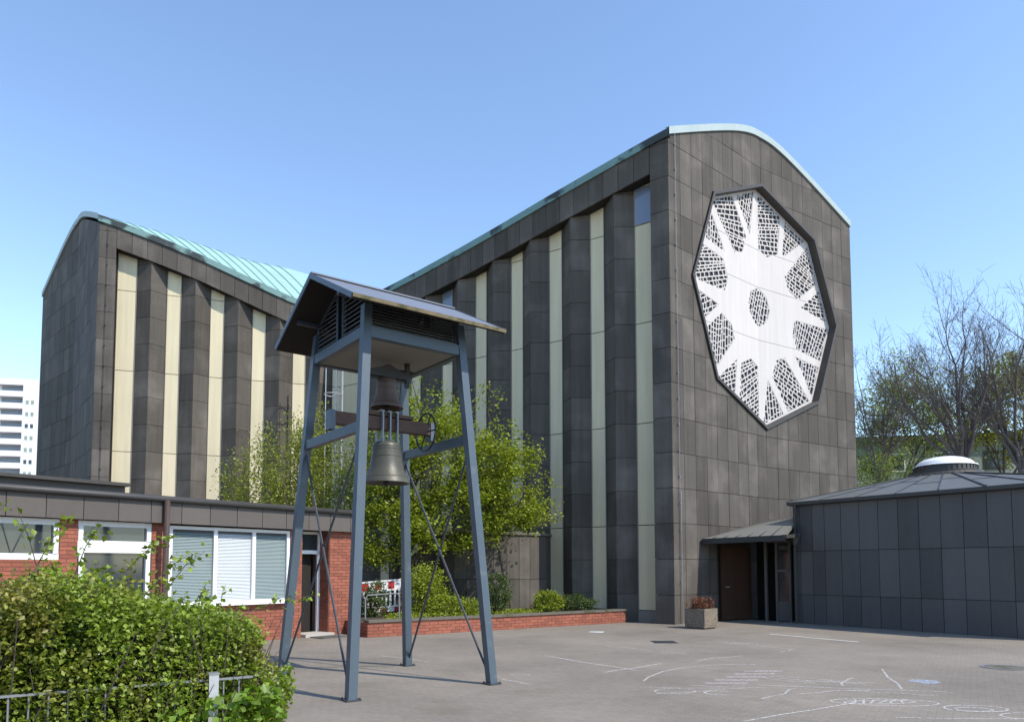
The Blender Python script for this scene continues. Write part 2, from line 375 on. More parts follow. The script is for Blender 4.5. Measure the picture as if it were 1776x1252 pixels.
# core walls behind the cladding
mb = MB()
def core_poly(W_, polys, d=-.036, th=.25):
    for p in polys: mb.prism([W_.p(x, z, d) for x, z in p], W_.n * -th)
for sgn, W_, x0 in ((-1, WF1, WF1.len), (1, WF2, 0)):
    p = gable_clip(rect(-x0 + .04, W_.len - x0 - .04, 0, 18), sgn); core_poly(W_, [[(x + x0, z) for x, z in k] for k in subtract(p, octo(OCT_R + .03))])
for sgn, W_, x0 in ((1, WG1, 0), (-1, WG2, WG2.len)):
    p = gable_clip(rect(-x0 + .04, W_.len - x0 - .04, 0, 18), sgn); core_poly(W_, [[(x + x0, z) for x, z in p]])
for W_, bt, tp, rid0, mod, h_ in ((WR, rb, rt, 1.86, 1.575, .525), (WL, lb, lt, 1.82, 1.6, .535)):
    core_poly(W_, [[(.03, 0), (.56, 0), (.56, tp(.56) - .21), (.03, tp(.03) - .21)]], -.036, .6)
    core_poly(W_, [[(.5, 0), (W_.len + .6, 0), (W_.len + .6, tp(W_.len) - .21), (.5, tp(.5) - .21)]], VAL - .07, .3)
    k = 0
    while rid0 + mod * k < W_.len - .2:
        rs = rid0 + mod * k; pl = [W_.p(rs - h_, 0, VAL - .04), W_.p(rs, 0, RID - .045), W_.p(min(rs + h_, W_.len), 0, VAL - .04), W_.p(rs, 0, VAL - .06)]
        zt = bt(rs - h_) ; mb.prism(pl, Z3 * (bt(rs) + .02)); k += 1
    ss = np.linspace(.6, W_.len, 24)
    for a_, b_ in zip(ss[:-1], ss[1:]):
        mb.prism([W_.p(a_, bt(a_) + .01, -.052), W_.p(b_, bt(b_) + .01, -.052), W_.p(b_, tp(b_) - .21, -.052), W_.p(a_, tp(a_) - .21, -.052)], W_.n * -.42)
# back walls
for a_, b_, h0, h1 in ((Rr, Gb, 14.6, 12.0), (Gb, Lf, 12.0, 14.6)):
    mb.add([a_, b_, b_ + Z3 * h1, a_ + Z3 * h0], [(0, 1, 2, 3)])
mb.ob('core_wall', 'core', church)
# light strips, each built of storey-high panes
for W_, sa, sb, bt in strips:
    zz = [.35, R1 + RH * 2, R1 + RH * 5, R1 + RH * 8, R1 + RH * 11, 15.5]
    root = None
    for i in range(5):
        z1 = bt((sa + sb) / 2) + .25
        if zz[i] > z1: break
        e0, e1 = zz[i] + .012, min(zz[i + 1] - .012, z1)
        mb = MB(); mb.prism([W_.p(sa + .015, e0, VAL), W_.p(sb - .015, e0, VAL), W_.p(sb - .015, e1, VAL), W_.p(sa + .015, e1, VAL)], W_.n * -.03)
        mb.ob('light_strip_pane', 'strip', church)
    mb = MB()
    for s_ in (sa + .012, sb - .012): mb.beam(W_.p(s_, .3, VAL + .01), W_.p(s_, bt(s_) + .1, VAL + .01), .018, .05, W_.n)
    mb.prism([W_.p(sa, 0, VAL + .02), W_.p(sb, 0, VAL + .02), W_.p(sb, .34, VAL + .02), W_.p(sa, .34, VAL + .02)], W_.n * -.06)
    mb.ob('strip_frame', 'strip_frame', church)
for W_, sa, sb, z0, z1 in ((WR, .62, 1.32, 12.38, 13.55), (WR, 8.70, 9.20, 11.0, 12.3)):
    mb = MB(); mb.prism([W_.p(sa + .03, z0, VAL + .02), W_.p(sb - .03, z0, VAL + .02), W_.p(sb - .03, z1, VAL + .02), W_.p(sa + .03, z1, VAL + .02)], W_.n * -.01); mb.ob('sky_tinted_pane', 'skyglass', church)  # first pane stands for sky reflection on the strip, second is a window
# roof
def roof_z(e0, e1, gz, s, v):
    pass
roof_root = None
def loft(PA, PR, PC, PG, PF, eave, name, first, f0=1., f1=1.5, seams=True):
    # PA front gable corner, PR rear gable corner, PC front valley, PG rear valley ; eave(t) front edge height t in 0..1
    NS, NV = 30, 30
    def pt(t, v, dz=0):
        a_ = PA.lerp(PC, t); b_ = PR.lerp(PG, t); p = a_.lerp(b_, v) + (PF - (PA + PR) / 2) * (1 - abs(1 - 2 * v)) * (1 - t); e = eave(t)
        u = 5.15 * (1 - 2 * v); return Vector((p.x, p.y, e + .46 * (5.286 - math.sqrt(u * u + 1.44)) * (f0 + (f1 - f0) * t) + dz))
    mb = MB()
    for i in range(NS + 1):
        for j in range(NV + 1): mb.v.append(tuple(pt(i / NS, j / NV, .02)))
    for i in range(NS):
        for j in range(NV):
            a_ = i * (NV + 1) + j; mb.f.append((a_, a_ + 1, a_ + NV + 2, a_ + NV + 1))
    ro = mb.ob('roof', 'copper', church, smooth=True)
    n_s = int((PC - PA).length / .55) if seams else 0
    for k in range(1, n_s):
        mb = MB(); pts = [pt(k / n_s, j / 24, .035) for j in range(25)]; mb.tube(pts, .018, 4, False); mb.ob('seam', 'seam', ro)
    return pt
ptR = loft(A, Rr, C, Gb, Fo, lambda t: rt(t * WR.len) - .02, 'r', 1, 1., 1.25)
Gp = C + (Lf - B)
ptL = loft(B, Lf, C, Gp, Fl, lambda t: lt(t * WL.len) - .02, 'l', 1, 1., 1.82)
loft(C, Gp, C + Vector((.01, 0, 0)), Gb, (C + Gp) / 2, lambda t: 12.18, 'm', 1, 1.82, 1.25, False)
# copper edge trims
def trim(pts, out, hgt, name, m):
    mb = MB()
    for p, q, n0, n1 in zip(pts[:-1], pts[1:], out[:-1], out[1:]):
        a0, a1 = p + n0 * .06, q + n1 * .06; mb.add([a0 - Z3 * hgt, a1 - Z3 * hgt, a1 + Z3 * .03, a0 + Z3 * .03, p - n0 * .12 + Z3 * .05, q - n1 * .12 + Z3 * .05, p - n0 * .1 - Z3 * hgt, q - n1 * .1 - Z3 * hgt], [(0, 1, 2, 3), (3, 2, 5, 4), (6, 7, 1, 0)])
    return mb.ob(name, m, church)
for W_, tp in ((WR, rt), (WL, lt)):
    ss = np.linspace(-.05, W_.len, 30); trim([W_.p(s, tp(s)) for s in ss], [W_.n] * 30, .21, 'eave_trim', 'copper_dark')
ss = np.linspace(0, 1, 40)
nf = ((WF1.n + WF2.n) / 2).normalized(); nl = ((WG1.n + WG2.n) / 2).normalized()
for (Wa, Wb, a_, f_, b_) in ((WF1, WF2, A, Fo, Rr), (WG1, WG2, B, Fl, Lf)):
    pts = []; out = []
    for t in ss:
        q = a_.lerp(f_, t * 2) if t < .5 else f_.lerp(b_, t * 2 - 1); u = -5.15 + 10.3 * t
        dz = .0 if a_ is A else .18 * (1 - t)
        pts.append(Vector((q.x, q.y, gprof(u) + .2 + dz))); out.append(Wa.n if t < .5 else Wb.n)
    trim(pts, out, .2, 'gable_trim', 'copper_pale')
# lightning conductor on the front corner
mb = MB(); mb.tube([WF1.p(.28, z, .05) for z in np.linspace(3.8, 14.9, 12)], .008, 4)
mb.tube([WF1.p(.3, .0, .06), WF1.p(.3, 3.9, .06)], .014, 5)
for z in np.arange(1.2, 14.8, .78): mb.box(WF1.p(.28, z, .03), WF1.u * .018, WF1.n * .03, Z3 * .018)
mb.ob('lightning_conductor', 'galvbar', church)
mb = MB(); mb.tube([WL.p(.3, z, .05) for z in np.linspace(2, 14.6, 12)], .008, 4)
for z in np.arange(2.2, 14.6, .78): mb.box(WL.p(.3, z, .03), WL.u * .018, WL.n * .03, Z3 * .018)
mb.ob('lightning_conductor', 'iron', church)

# rose window -------------------------------------------------------
cosh = math.acos(max(-1, min(1, WF1.n.dot(WF2.n)))) / 2
def fold_at(d):
    # intersection of both planes shifted by d
    n1, n2 = WF1.n, WF2.n; m_ = (n1 + n2) / (1 + n1.dot(n2)); return Fo + m_ * d
def RW(x, z, d): return fold_at(d) + (WF1.u if x < 0 else WF2.u) * x + Z3 * z
PL, TH = -.22, .035
mb = MB()
for p in (clip(octo(4.02), 1, 0, 0), clip(octo(4.02), -1, 0, 0)):
    mb.prism([RW(x - (1e-4 if area(p) and sum(q[0] for q in p) < 0 else -1e-4), z, PL - TH - .01) for x, z in p], nf * -.05)
rose = mb.ob('rose_window', 'glassdark', church)
# frame: lip and reveal
mb = MB(); o1, o2 = octo(OCT_R), octo(4.0)
for k in range(8):
    k2 = (k + 1) % 8
    def q(pp, d): return [RW(x, z, d) for x, z in pp]
    e = 1e-4 if (o1[k][0] + o1[k2][0]) > 0 else -1e-4
    P1 = [(o1[k][0] + e, o1[k][1]), (o1[k2][0] + e, o1[k2][1])]; P2 = [(o2[k][0] + e, o2[k][1]), (o2[k2][0] + e, o2[k2][1])]
    f0 = q([P1[0], P1[1], P2[1], P2[0]], .07); g0 = q(P1, -.05); h0 = q(P2, PL - .02)
    mb.add(f0 + g0 + h0, [(0, 1, 2, 3), (0, 4, 5, 1), (3, 2, 7, 6)])
mb.ob('window_frame', 'frame', rose)
RT = 3.98
def rot2(p, k):
    a = -math.pi / 4 * k; return (p[0] * math.cos(a) - p[1] * math.sin(a), p[0] * math.sin(a) + p[1] * math.cos(a))
kite0 = [(.021, .98), (.021, .50), (.13, .45), (.278, .51), (.33, .855)]
tri0 = [(.388, .831), (.34, .49), (.672, .715)]
def spl(poly, ang, w_, l_):
    cx_, cz_ = sum(p[0] for p in poly) / len(poly), sum(p[1] for p in poly) / len(poly); poly = [(x - cx_, z - cz_) for x, z in poly]
    c, s = math.cos(ang), math.sin(ang); pr = [(x * c + z * s, -x * s + z * c) for x, z in poly]; out = []
    y = min(p[1] for p in pr); y1 = max(p[1] for p in pr); tl = rnd.uniform(-.1, .1); cur = pr
    y += w_ * rnd.uniform(.7, 1.1)
    st = []
    while cur:
        lo = clip(cur, -tl, 1, y); 
        if lo: st.append(lo)
        cur = clip(cur, tl, -1, -y) if y < y1 + .4 else []
        y += w_ * rnd.uniform(.7, 1.35); tl += rnd.uniform(-.07, .07)
    for q in st:
        x = min(p[0] for p in q) + l_ * rnd.uniform(.3, 1); x1 = max(p[0] for p in q); cur = q
        while cur:
            t2 = rnd.uniform(-.35, .35); ym = sum(p[1] for p in q) / len(q)
            lo = clip(cur, 1, -t2, x - t2 * ym)
            if lo: out.append(lo)
            cur = clip(cur, -1, t2, -(x - t2 * ym)) if x < x1 + .4 else []
            x += l_ * rnd.uniform(.55, 1.5)
    return [[(x * c - z * s + cx_, x * s + z * c + cz_) for x, z in q] for q in out]
def tracery(poly, ang, w_, l_, bar):
    mb = MB()
    for cell in spl(poly, ang, w_, l_):
        if area(cell) < 0: cell = cell[::-1]
        ins = inset(cell, bar * rnd.uniform(.8, 1.15))
        if not ins or abs(area(ins)) < .0025: pcs = [cell]; ins = None
        else: pcs = subtract(cell, ins)
        for p in pcs: mb.add([RW(x, z, PL) for x, z in p], [tuple(range(len(p)))])
        if ins:
            n = len(ins); mb.add([RW(x, z, PL) for x, z in ins] + [RW(x, z, PL - TH) for x, z in ins], [(i, (i + 1) % n, (i + 1) % n + n, i + n) for i in range(n)])
    mb.ob('tracery_panel', 'concrete', rose)
regions = []
for k in range(8):
    for base in (kite0, tri0):
        regions.append([(x * RT, z * RT * OZ + OCT_Z) for x, z in (rot2(p, k) for p in base)])
dia = [(.0, .175), (.11, .12), (.155, 0), (.11, -.12), (0, -.175), (-.11, -.12), (-.155, 0), (-.11, .12)]
dia = [(x * RT, z * RT * 1.0 + OCT_Z) for x, z in dia]
for i, rg in enumerate(regions):
    tracery(rg, rnd.choice([.2, .5, -.4, 1.2, 1.45, 1.8]) + rnd.uniform(-.2, .2), .135, .21, .0195)
tracery(dia, 1.3, .13, .2, .019)
solid = [clip(octo(4.0), 1, 0, -1e-4), clip(octo(4.0), -1, 0, -1e-4)]
for rg in regions + [dia]:
    nx = []
    for p in solid: nx += subtract(p, rg)
    solid = nx
bands = [OCT_Z - 5, OCT_Z - 1.15, OCT_Z + .72, OCT_Z + 2.05, OCT_Z + 5]
for b0, b1 in zip(bands[:-1], bands[1:]):
    mb = MB()
    for p in solid:
        p = clip(clip(p, 0, 1, b1 - .006), 0, -1, -(b0 + .006))
        if p: mb.add([RW(x, z, PL + .006) for x, z in p], [tuple(range(len(p)))])
    mb.ob('concrete_plate', 'concrete', rose)

# ------------------------------------------------------------------ stair drum beside the nave
drum = thing('stair_drum', (-.55, 25.0, 0), 'low round slate clad drum with flat stone cap against the striped nave wall', 'annexe')
dc = Vector((-.55, 25.0, 0)); dr = 2.35; nd = 30
for i in range(nd):
    a0, a1 = math.radians(-160 + 145 * i / nd), math.radians(-160 + 145 * (i + 1) / nd)
    if i % 1: continue
for i in range(15):
    a0, a1 = math.radians(-165 + 10.3 * i), math.radians(-165 + 10.3 * (i + 1))
    P0 = dc + Vector((math.cos(a0), math.sin(a0), 0)) * dr; P1 = dc + Vector((math.cos(a1), math.sin(a1), 0)) * dr; W_ = Wall(P0, P1)
    if W_.n.dot(P0 - dc) < 0: W_.n = -W_.n
    for z0, z1 in ((0, 1.28), (1.28, 2.66)):
        mb = MB(); mb.prism([W_.p(GAP, z0 + GAP), W_.p(W_.len - GAP, z0 + GAP), W_.p(W_.len - GAP, z1 - GAP), W_.p(GAP, z1 - GAP)], W_.n * -.03); set_tint(mb.ob('cladding_panel', 'slate', drum), [rnd.random()] * len(mb.f))
mb = MB(); mb.lathe([(dr - .04, 0), (dr - .04, 2.66)], dc, 48, (False, True)); mb.ob('core_wall', 'core', drum)
mb = MB(); mb.lathe([(dr + .05, 2.67), (dr + .05, 2.74), (dr - .1, 2.77), (.2, 2.80)], dc, 48, (True, True)); mb.ob('cap', 'coping', drum)

# ------------------------------------------------------------------ rotunda (polygonal pavilion at right)
rot = thing('baptistery_pavilion', (12.6, 20.4, 0), 'low slate panelled polygonal pavilion with grey metal roof and white skylight dome', 'pavilion')
pv = [Vector(p) for p in ((8.76, 21.80, 0), (12.9, 15.86, 0), (18.8, 19.96, 0), (14.66, 25.9, 0))]
rc = Vector((13.27, 21.6, 0)); NP = 4
for i in range(NP):
    a_, b_ = pv[i], pv[(i + 1) % NP]; W_ = Wall(a_, b_)
    if W_.n.dot(a_ - rc) < 0: W_.n = -W_.n
    n_c = max(3, round(W_.len / .52)); cuts = [W_.len * k / n_c for k in range(n_c + 1)]
    if i == 0: cuts = [0, .22, .62, 1.0, 1.5, 2.03, 2.56, 3.09, 3.62, 4.15, 4.68, 5.21, 5.74, 6.27, 6.8, W_.len]
    for c0, c1 in zip(cuts[:-1], cuts[1:]):
        for z0, z1 in ((0, .85), (.85, 2.13), (2.13, 3.48)):
            j = rnd.uniform(-.003, .003)
            mb = MB(); mb.prism([W_.p(c0 + GAP, z0 + GAP, j), W_.p(c1 - GAP, z0 + GAP, j), W_.p(c1 - GAP, z1 - GAP, j), W_.p(c0 + GAP, z1 - GAP, j)], W_.n * -.03); mb.ob('cladding_panel', 'slate_rot', rot)
mb = MB(); mb.prism([rc + (p - rc) * .988 for p in pv][::-1], Z3 * 3.5); mb.ob('core_wall', 'core', rot)
ev = [rc + (p - rc) * 1.04 for p in pv]
mb = MB()
for i in range(NP):
    a_, b_ = ev[i] + Z3 * 3.50, ev[(i + 1) % NP] + Z3 * 3.50; i0, i1 = rc + (pv[i] - rc) * .985 + Z3 * 3.46, rc + (pv[(i + 1) % NP] - rc) * .985 + Z3 * 3.46
    mb.add([a_, b_, b_ + Z3 * .09, a_ + Z3 * .09, i0, i1], [(0, 1, 2, 3), (4, 5, 1, 0)])
mb.ob('gutter', 'gutter', rot)
top_r = .92; nseg = 26
mb = MB(); ring = []; topr = []; per = []
for i in range(NP):
    for t in np.linspace(0, 1, 8)[:-1]: per.append(ev[i].lerp(ev[(i + 1) % NP], float(t)))
for p in per:
    d = (p - rc).normalized(); ring.append(p + Z3 * 3.595); topr.append(rc + d * top_r + Z3 * 4.36)
n = len(per); mb.add(ring + topr, [(i, (i + 1) % n, (i + 1) % n + n, i + n) for i in range(n)])
rr_ = mb.ob('roof', 'leadroof', rot)
for i in range(n):
    hip = i in (0, 5, 7, 14, 21)
    mb = MB(); mb.beam(ring[i] + Z3 * .012, topr[i] + Z3 * .012, .05 if hip else .02, .035 if hip else .025); mb.ob('hip_cap' if hip else 'seam', 'gutter' if hip else 'steel_dark', rr_)
mb = MB()
for i in range(n):
    t = .45 if i % 2 else .62
    mb.beam(ring[i].lerp(topr[i], t) + Z3 * .008, ring[(i + 1) % n].lerp(topr[(i + 1) % n], t) + Z3 * .008, .012, .01)
mb.ob('cross_welt', 'steel_dark', rr_)
mb = MB(); mb.lathe([(1.04, 4.24), (1.04, 4.35), (.98, 4.42), (.98, 4.47), (.84, 4.49), (.82, 4.63), (.75, 4.65)], rc, 40); sky_c = mb.ob('skylight_curb', 'frame', rot, smooth=False)
mb = MB()
for k in range(40):
    a = 2 * math.pi * k / 40; d = Vector((math.cos(a), math.sin(a), 0)); mb.box(rc + d * .835 + Z3 * 4.56, d * .012, Vector((-d.y, d.x, 0)) * .012, Z3 * .06)
mb.ob('curb_rib', 'gutter', sky_c)
mb = MB(); mb.lathe([(.84, 4.65), (.84, 4.675)] + [(.76 * math.cos(a), 4.675 + .28 * math.sin(a)) for a in np.linspace(0, 1.5, 9)], rc, 40, (False, True)); mb.ob('skylight_dome', 'dome', rot, smooth=True)
# downpipe at the left edge
mb = MB(); dp = Vector((8.72, 21.62, 0)); mb.tube([dp + Z3 * .02, dp + Z3 * 2.35], .045, 8); mb.prism([dp + Vector((-.12, -.1, 2.66)), dp + Vector((.14, -.1, 2.66)), dp + Vector((.05, -.06, 2.32)), dp + Vector((-.05, -.06, 2.32))], (0, .16, 0)); mb.tube([dp + Z3 * 2.6, dp + Vector((.03, .0, 3.5))], .04, 8)
mb.ob('downpipe', 'gutter', rot)

# ------------------------------------------------------------------ entrance porch between tower and pavilion
porch = thing('entrance_porch', (7.8, 22.8, 0), 'dark entrance porch with lead lean-to roof between church gable and pavilion', 'porch')
E1 = Vector((6.06, 21.98, 2.50)); E2 = Vector((7.98, 20.50, 2.55)); U2 = Vector((9.1, 22.2, 3.17)); U1 = Vector((8.93, 24.36, 3.22))
mb = MB(); mb.add([E1, E2, U2, U1, E1 - Z3 * .1, E2 - Z3 * .1, U2 - Z3 * .1, U1 - Z3 * .1], [(0, 1, 2, 3), (7, 6, 5, 4), (0, 4, 5, 1), (1, 5, 6, 2), (2, 6, 7, 3), (3, 7, 4, 0)])
pr = mb.ob('porch_roof', 'portico', porch)
for k in range(1, 7):
    t = k / 7; p0 = E1.lerp(E2, t); p1 = U1.lerp(U2, t); mb = MB(); mb.beam(p0 + Z3 * .014, p1 + Z3 * .014, .022, .03); mb.ob('seam', 'seam' if 0 else 'frame', pr)
mb = MB(); mb.beam(E1 + Vector((0, -.03, -.07)), E2 + Vector((0, -.03, -.07)), .05, .16); mb.ob('porch_fascia', 'iron', porch)
mb = MB(); mb.beam(E2 + Z3 * -.03, (8.74, 21.5, 2.58), .12, .1); mb.ob('box_gutter', 'gutter', porch)
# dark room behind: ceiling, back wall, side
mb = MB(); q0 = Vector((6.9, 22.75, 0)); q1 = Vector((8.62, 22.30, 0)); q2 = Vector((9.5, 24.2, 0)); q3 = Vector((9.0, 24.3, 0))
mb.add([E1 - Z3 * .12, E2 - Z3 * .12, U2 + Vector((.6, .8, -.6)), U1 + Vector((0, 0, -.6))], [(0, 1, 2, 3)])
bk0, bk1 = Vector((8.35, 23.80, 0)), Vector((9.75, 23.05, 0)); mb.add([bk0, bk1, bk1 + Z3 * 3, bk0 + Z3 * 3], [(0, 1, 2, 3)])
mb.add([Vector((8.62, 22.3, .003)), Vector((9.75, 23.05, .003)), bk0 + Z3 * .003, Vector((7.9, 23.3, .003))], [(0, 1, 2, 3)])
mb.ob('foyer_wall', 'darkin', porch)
# open wooden door leaf against the church wall
W_ = Wall((6.78, 22.38, 0), (7.98, 23.30, 0))
if W_.n.y > 0: W_.n = -W_.n
mb = MB(); mb.prism([W_.p(0, .03), W_.p(W_.len, .03), W_.p(W_.len, 2.32), W_.p(0, 2.32)], W_.n * -.06); dl = mb.ob('door_leaf', 'wood', porch)
for k in range(14):
    z0 = .04 + k * .163; mb = MB(); mb.prism([W_.p(.03, z0 + .004, .012), W_.p(W_.len - .02, z0 + .004, .012), W_.p(W_.len - .02, z0 + .158, .012), W_.p(.03, z0 + .158, .012)], W_.n * -.014); mb.ob('door_board', 'wood', dl)
mb = MB(); mb.tube([W_.p(.1, 1.05, .05), W_.p(.28, 1.05, .06)], .012, 6); mb.ob('door_handle', 'galv', dl)
# sidelight and frame next to the pavilion
W_ = Wall((8.2, 22.72, 0), (8.86, 22.05, 0))
if W_.n.y > 0: W_.n = -W_.n
mb = MB()
for s_ in (.05, .40, .82): mb.beam(W_.p(s_, 0), W_.p(s_, 2.5), .07, .08, W_.n)
mb.beam(W_.p(.4, 1.55), W_.p(.82, 1.55), .08, .07); mb.beam(W_.p(0, 2.47), W_.p(.9, 2.47), .08, .1); mb.ob('door_frame', 'doorgrey', porch)
mb = MB(); mb.prism([W_.p(.40, .02), W_.p(.82, .02), W_.p(.82, .62), W_.p(.4, .62)], W_.n * -.04); mb.ob('kick_panel', 'doorgrey', porch)
mb = MB(); mb.prism([W_.p(.43, .63, -.02), W_.p(.79, .63, -.02), W_.p(.79, 2.42, -.02), W_.p(.43, 2.42, -.02)], W_.n * -.01); mb.ob('glass_pane', 'pane', porch)
mb = MB(); mb.beam((5.9, 22.05, 2.3), (6.9, 22.75, 2.3), .04, .1)

# ------------------------------------------------------------------ low brick building
low = thing('parish_hall', (-6.2, 15.6, 0), 'low red brick parish hall with flat roof, white framed windows and brown fascia', 'building')
lw0 = Vector((-8.74, 12.45, 0)); lu = Vector((.637, .771, 0)).normalized(); WB = Wall(lw0 - lu * 4.0, lw0 + lu * 7.75); WB.n = Vector((.771, -.637, 0)); OF = 4.0
LE = 7.75
# openings (s from px 0 point): window 1, door 1, blinds window, recessed door
ops = [(-1.2, 1.05, 1.78, 2.52), (1.36, 2.72, 0, 2.52), (3.08, 5.95, .86, 2.5), (6.28, 7.08, 0, 2.52)]
HB = 2.54
def brick_wall(s0, s1, z0, z1, d, out):
    # running-bond bricks as separate pieces: returns placements
    r = 0; z = z0
    while z < z1 - .02:
        zc = min(z + .075, z1); x = s0 - (.125 if r % 2 else 0)
        while x < s1 - .01:
            a_, b_ = max(x, s0), min(x + .25, s1)
            if b_ - a_ > .03: out.append((a_, b_, z, zc, d))
            x += .25
        z += .075; r += 1
brk = []
xs = [-4.0, -1.2, 1.05, 1.36, 2.72, 3.08, 5.95, 6.28, 7.08, LE]
brick_wall(1.05, 1.36, 0, HB, 0, brk); brick_wall(2.72, 3.08, 0, HB, 0, brk); brick_wall(5.95, 6.28, 0, HB, 0, brk); brick_wall(7.08, LE, 0, HB, 0, brk)
brick_wall(3.08, 5.95, 0, .86, 0, brk); brick_wall(-1.2, 1.05, 0, 1.78, 0, brk)
brk.sort(key=lambda b: ((0 if (b[0] > 5.3 and b[2] > -.1) else 1 if b[2] > 1.5 else 2), b[2] if b[0] < 5 else -b[0]))
unit = {}
def brick_mesh(l, h, t=.06):
    k = (round(l, 3), round(h, 3), t)
    if k not in unit:
        mb = MB(); mb.box((0, 0, 0), (l / 2 - .005, 0, 0), (0, t / 2, 0), (0, 0, h / 2 - .005)); unit[k] = mb.mesh('brick', 'brick')
    return unit[k]
angB = math.atan2(lu.y, lu.x)
def place_bricks(lst, Wf, off, ang, parent, lim=300, m='brick'):
    for a_, b_, z0, z1, d in lst[:lim]:
        p = Wf.p((a_ + b_) / 2 + off, (z0 + z1) / 2, d - .03 + rnd.uniform(-.002, .003)); link('brick', brick_mesh(b_ - a_, z1 - z0), parent, loc=p, rot=(0, 0, ang))
    if lst[lim:]:
        mb = MB()
        for a_, b_, z0, z1, d in lst[lim:]:
            mb.box(Wf.p((a_ + b_) / 2 + off, (z0 + z1) / 2, d - .03), Wf.u * ((b_ - a_) / 2 - .005), Wf.n * .03, Z3 * ((z1 - z0) / 2 - .005))
        mb.ob('bricks', m, parent, kind='stuff')
place_bricks(brk, WB, OF, angB, low)
# mortar core with openings
mb = MB()
def wq(s0, s1, z0, z1, d0=-.012, th=.3): mb.prism([WB.p(s0 + OF, z0, d0), WB.p(s1 + OF, z0, d0), WB.p(s1 + OF, z1, d0), WB.p(s0 + OF, z1, d0)], WB.n * -th)
for s0, s1 in ((-4, -1.2), (1.05, 1.36), (2.72, 3.08), (5.95, 6.28), (7.08, LE)): wq(s0, s1, 0, HB)
wq(3.08, 5.95, 0, .86); wq(-1.2, 1.05, 0, 1.78)
mb.ob('wall', 'mortar', low)
# right end wall + jamb bricks of the recessed door
WE = Wall(WB.p(LE + OF, 0), WB.p(LE + OF, 0, -5)); 
WJ = Wall(WB.p(7.08 + OF, 0, 0), WB.p(7.08 + OF, 0, -.55)); WJ.n = -lu
jb = []; brick_wall(0.02, .55, 0, HB, 0.01, jb); jang = math.atan2(WJ.u.y, WJ.u.x)
mb = MB()
for a_, b_, z0, z1, d in jb: mb.box(WJ.p((a_ + b_) / 2, (z0 + z1) / 2, .0), WJ.u * ((b_ - a_) / 2 - .005), WJ.n * .012, Z3 * ((z1 - z0) / 2 - .005))
mb.ob('jamb_bricks', 'brick', low, kind='stuff')
mb = MB(); mb.add([WB.p(LE + OF, 0, -.0), WB.p(LE + OF, 0, -6), WB.p(LE + OF, HB, -6), WB.p(LE + OF, HB, 0)], [(0, 1, 2, 3)])
mb.add([WB.p(7.085 + OF, 0, -.31), WB.p(7.085 + OF, 0, -.7), WB.p(7.085 + OF, HB, -.7), WB.p(7.085 + OF, HB, -.31)], [(0, 1, 2, 3)]); mb.ob('end_wall', 'mortar', low)
# interior darkness behind openings
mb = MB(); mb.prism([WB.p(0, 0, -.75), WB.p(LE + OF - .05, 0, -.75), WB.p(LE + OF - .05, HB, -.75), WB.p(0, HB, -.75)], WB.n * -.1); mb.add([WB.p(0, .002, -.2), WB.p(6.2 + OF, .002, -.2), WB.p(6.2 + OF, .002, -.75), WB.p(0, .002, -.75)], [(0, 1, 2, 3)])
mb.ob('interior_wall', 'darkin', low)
# roof slab, fascia, gutter
mb = MB(); mb.prism([WB.p(-.5, HB, .1), WB.p(LE + OF + .1, HB, .1), WB.p(LE + OF + .1, HB, -6), WB.p(-.5, HB, -6)], Z3 * .45); mb.ob('roof', 'bitumen', low)
s0 = -4.2
while s0 < LE + .05:
    s1 = min(s0 + .62, LE + .12); mb = MB(); mb.prism([WB.p(s0 + OF + .006, 2.53, .16), WB.p(s1 + OF - .006, 2.53, .16), WB.p(s1 + OF - .006, 2.97, .16), WB.p(s0 + OF + .006, 2.97, .16)], WB.n * -.05); mb.ob('fascia_panel', 'fascia', low); s0 = s1
mb = MB(); gl = [WB.p(-.4, 3.0, .2), WB.p(LE + OF + .14, 3.0, .2)]
mb.tube([gl[0] + Z3 * .01, gl[1] + Z3 * .01], .065, 10); mb.ob('gutter', 'gutter', low, smooth=True)
mb = MB(); mb.beam(WB.p(-.4, 3.06, .12), WB.p(LE + OF + .14, 3.06, .12), .2, .03); mb.ob('roof_edge', 'gutter', low)
# raised roof part at left
mb = MB(); mb.prism([WB.p(-1, 2.99, -1.6), WB.p(2.85 + OF, 2.99, -1.6), WB.p(2.85 + OF, 2.99, -6), WB.p(-1, 2.99, -6)], Z3 * .40); mb.ob('roof_upstand', 'fascia', low)
mb = MB(); mb.beam(WB.p(-1, 3.42, -1.55), WB.p(2.9 + OF, 3.42, -1.55), .2, .07); mb.ob('upstand_cap', 'frame', low)
# downpipe
mb = MB(); mb.tube([WB.p(2.9 + OF, 0, .23), WB.p(2.9 + OF, 2.98, .23)], .06, 10)
for z in (.6, 1.5, 2.05): mb.tube([WB.p(2.9 + OF, z, .23), WB.p(2.9 + OF, z + .04, .23)], .07, 10)
mb.ob('downpipe', 'pipe', low, smooth=False)
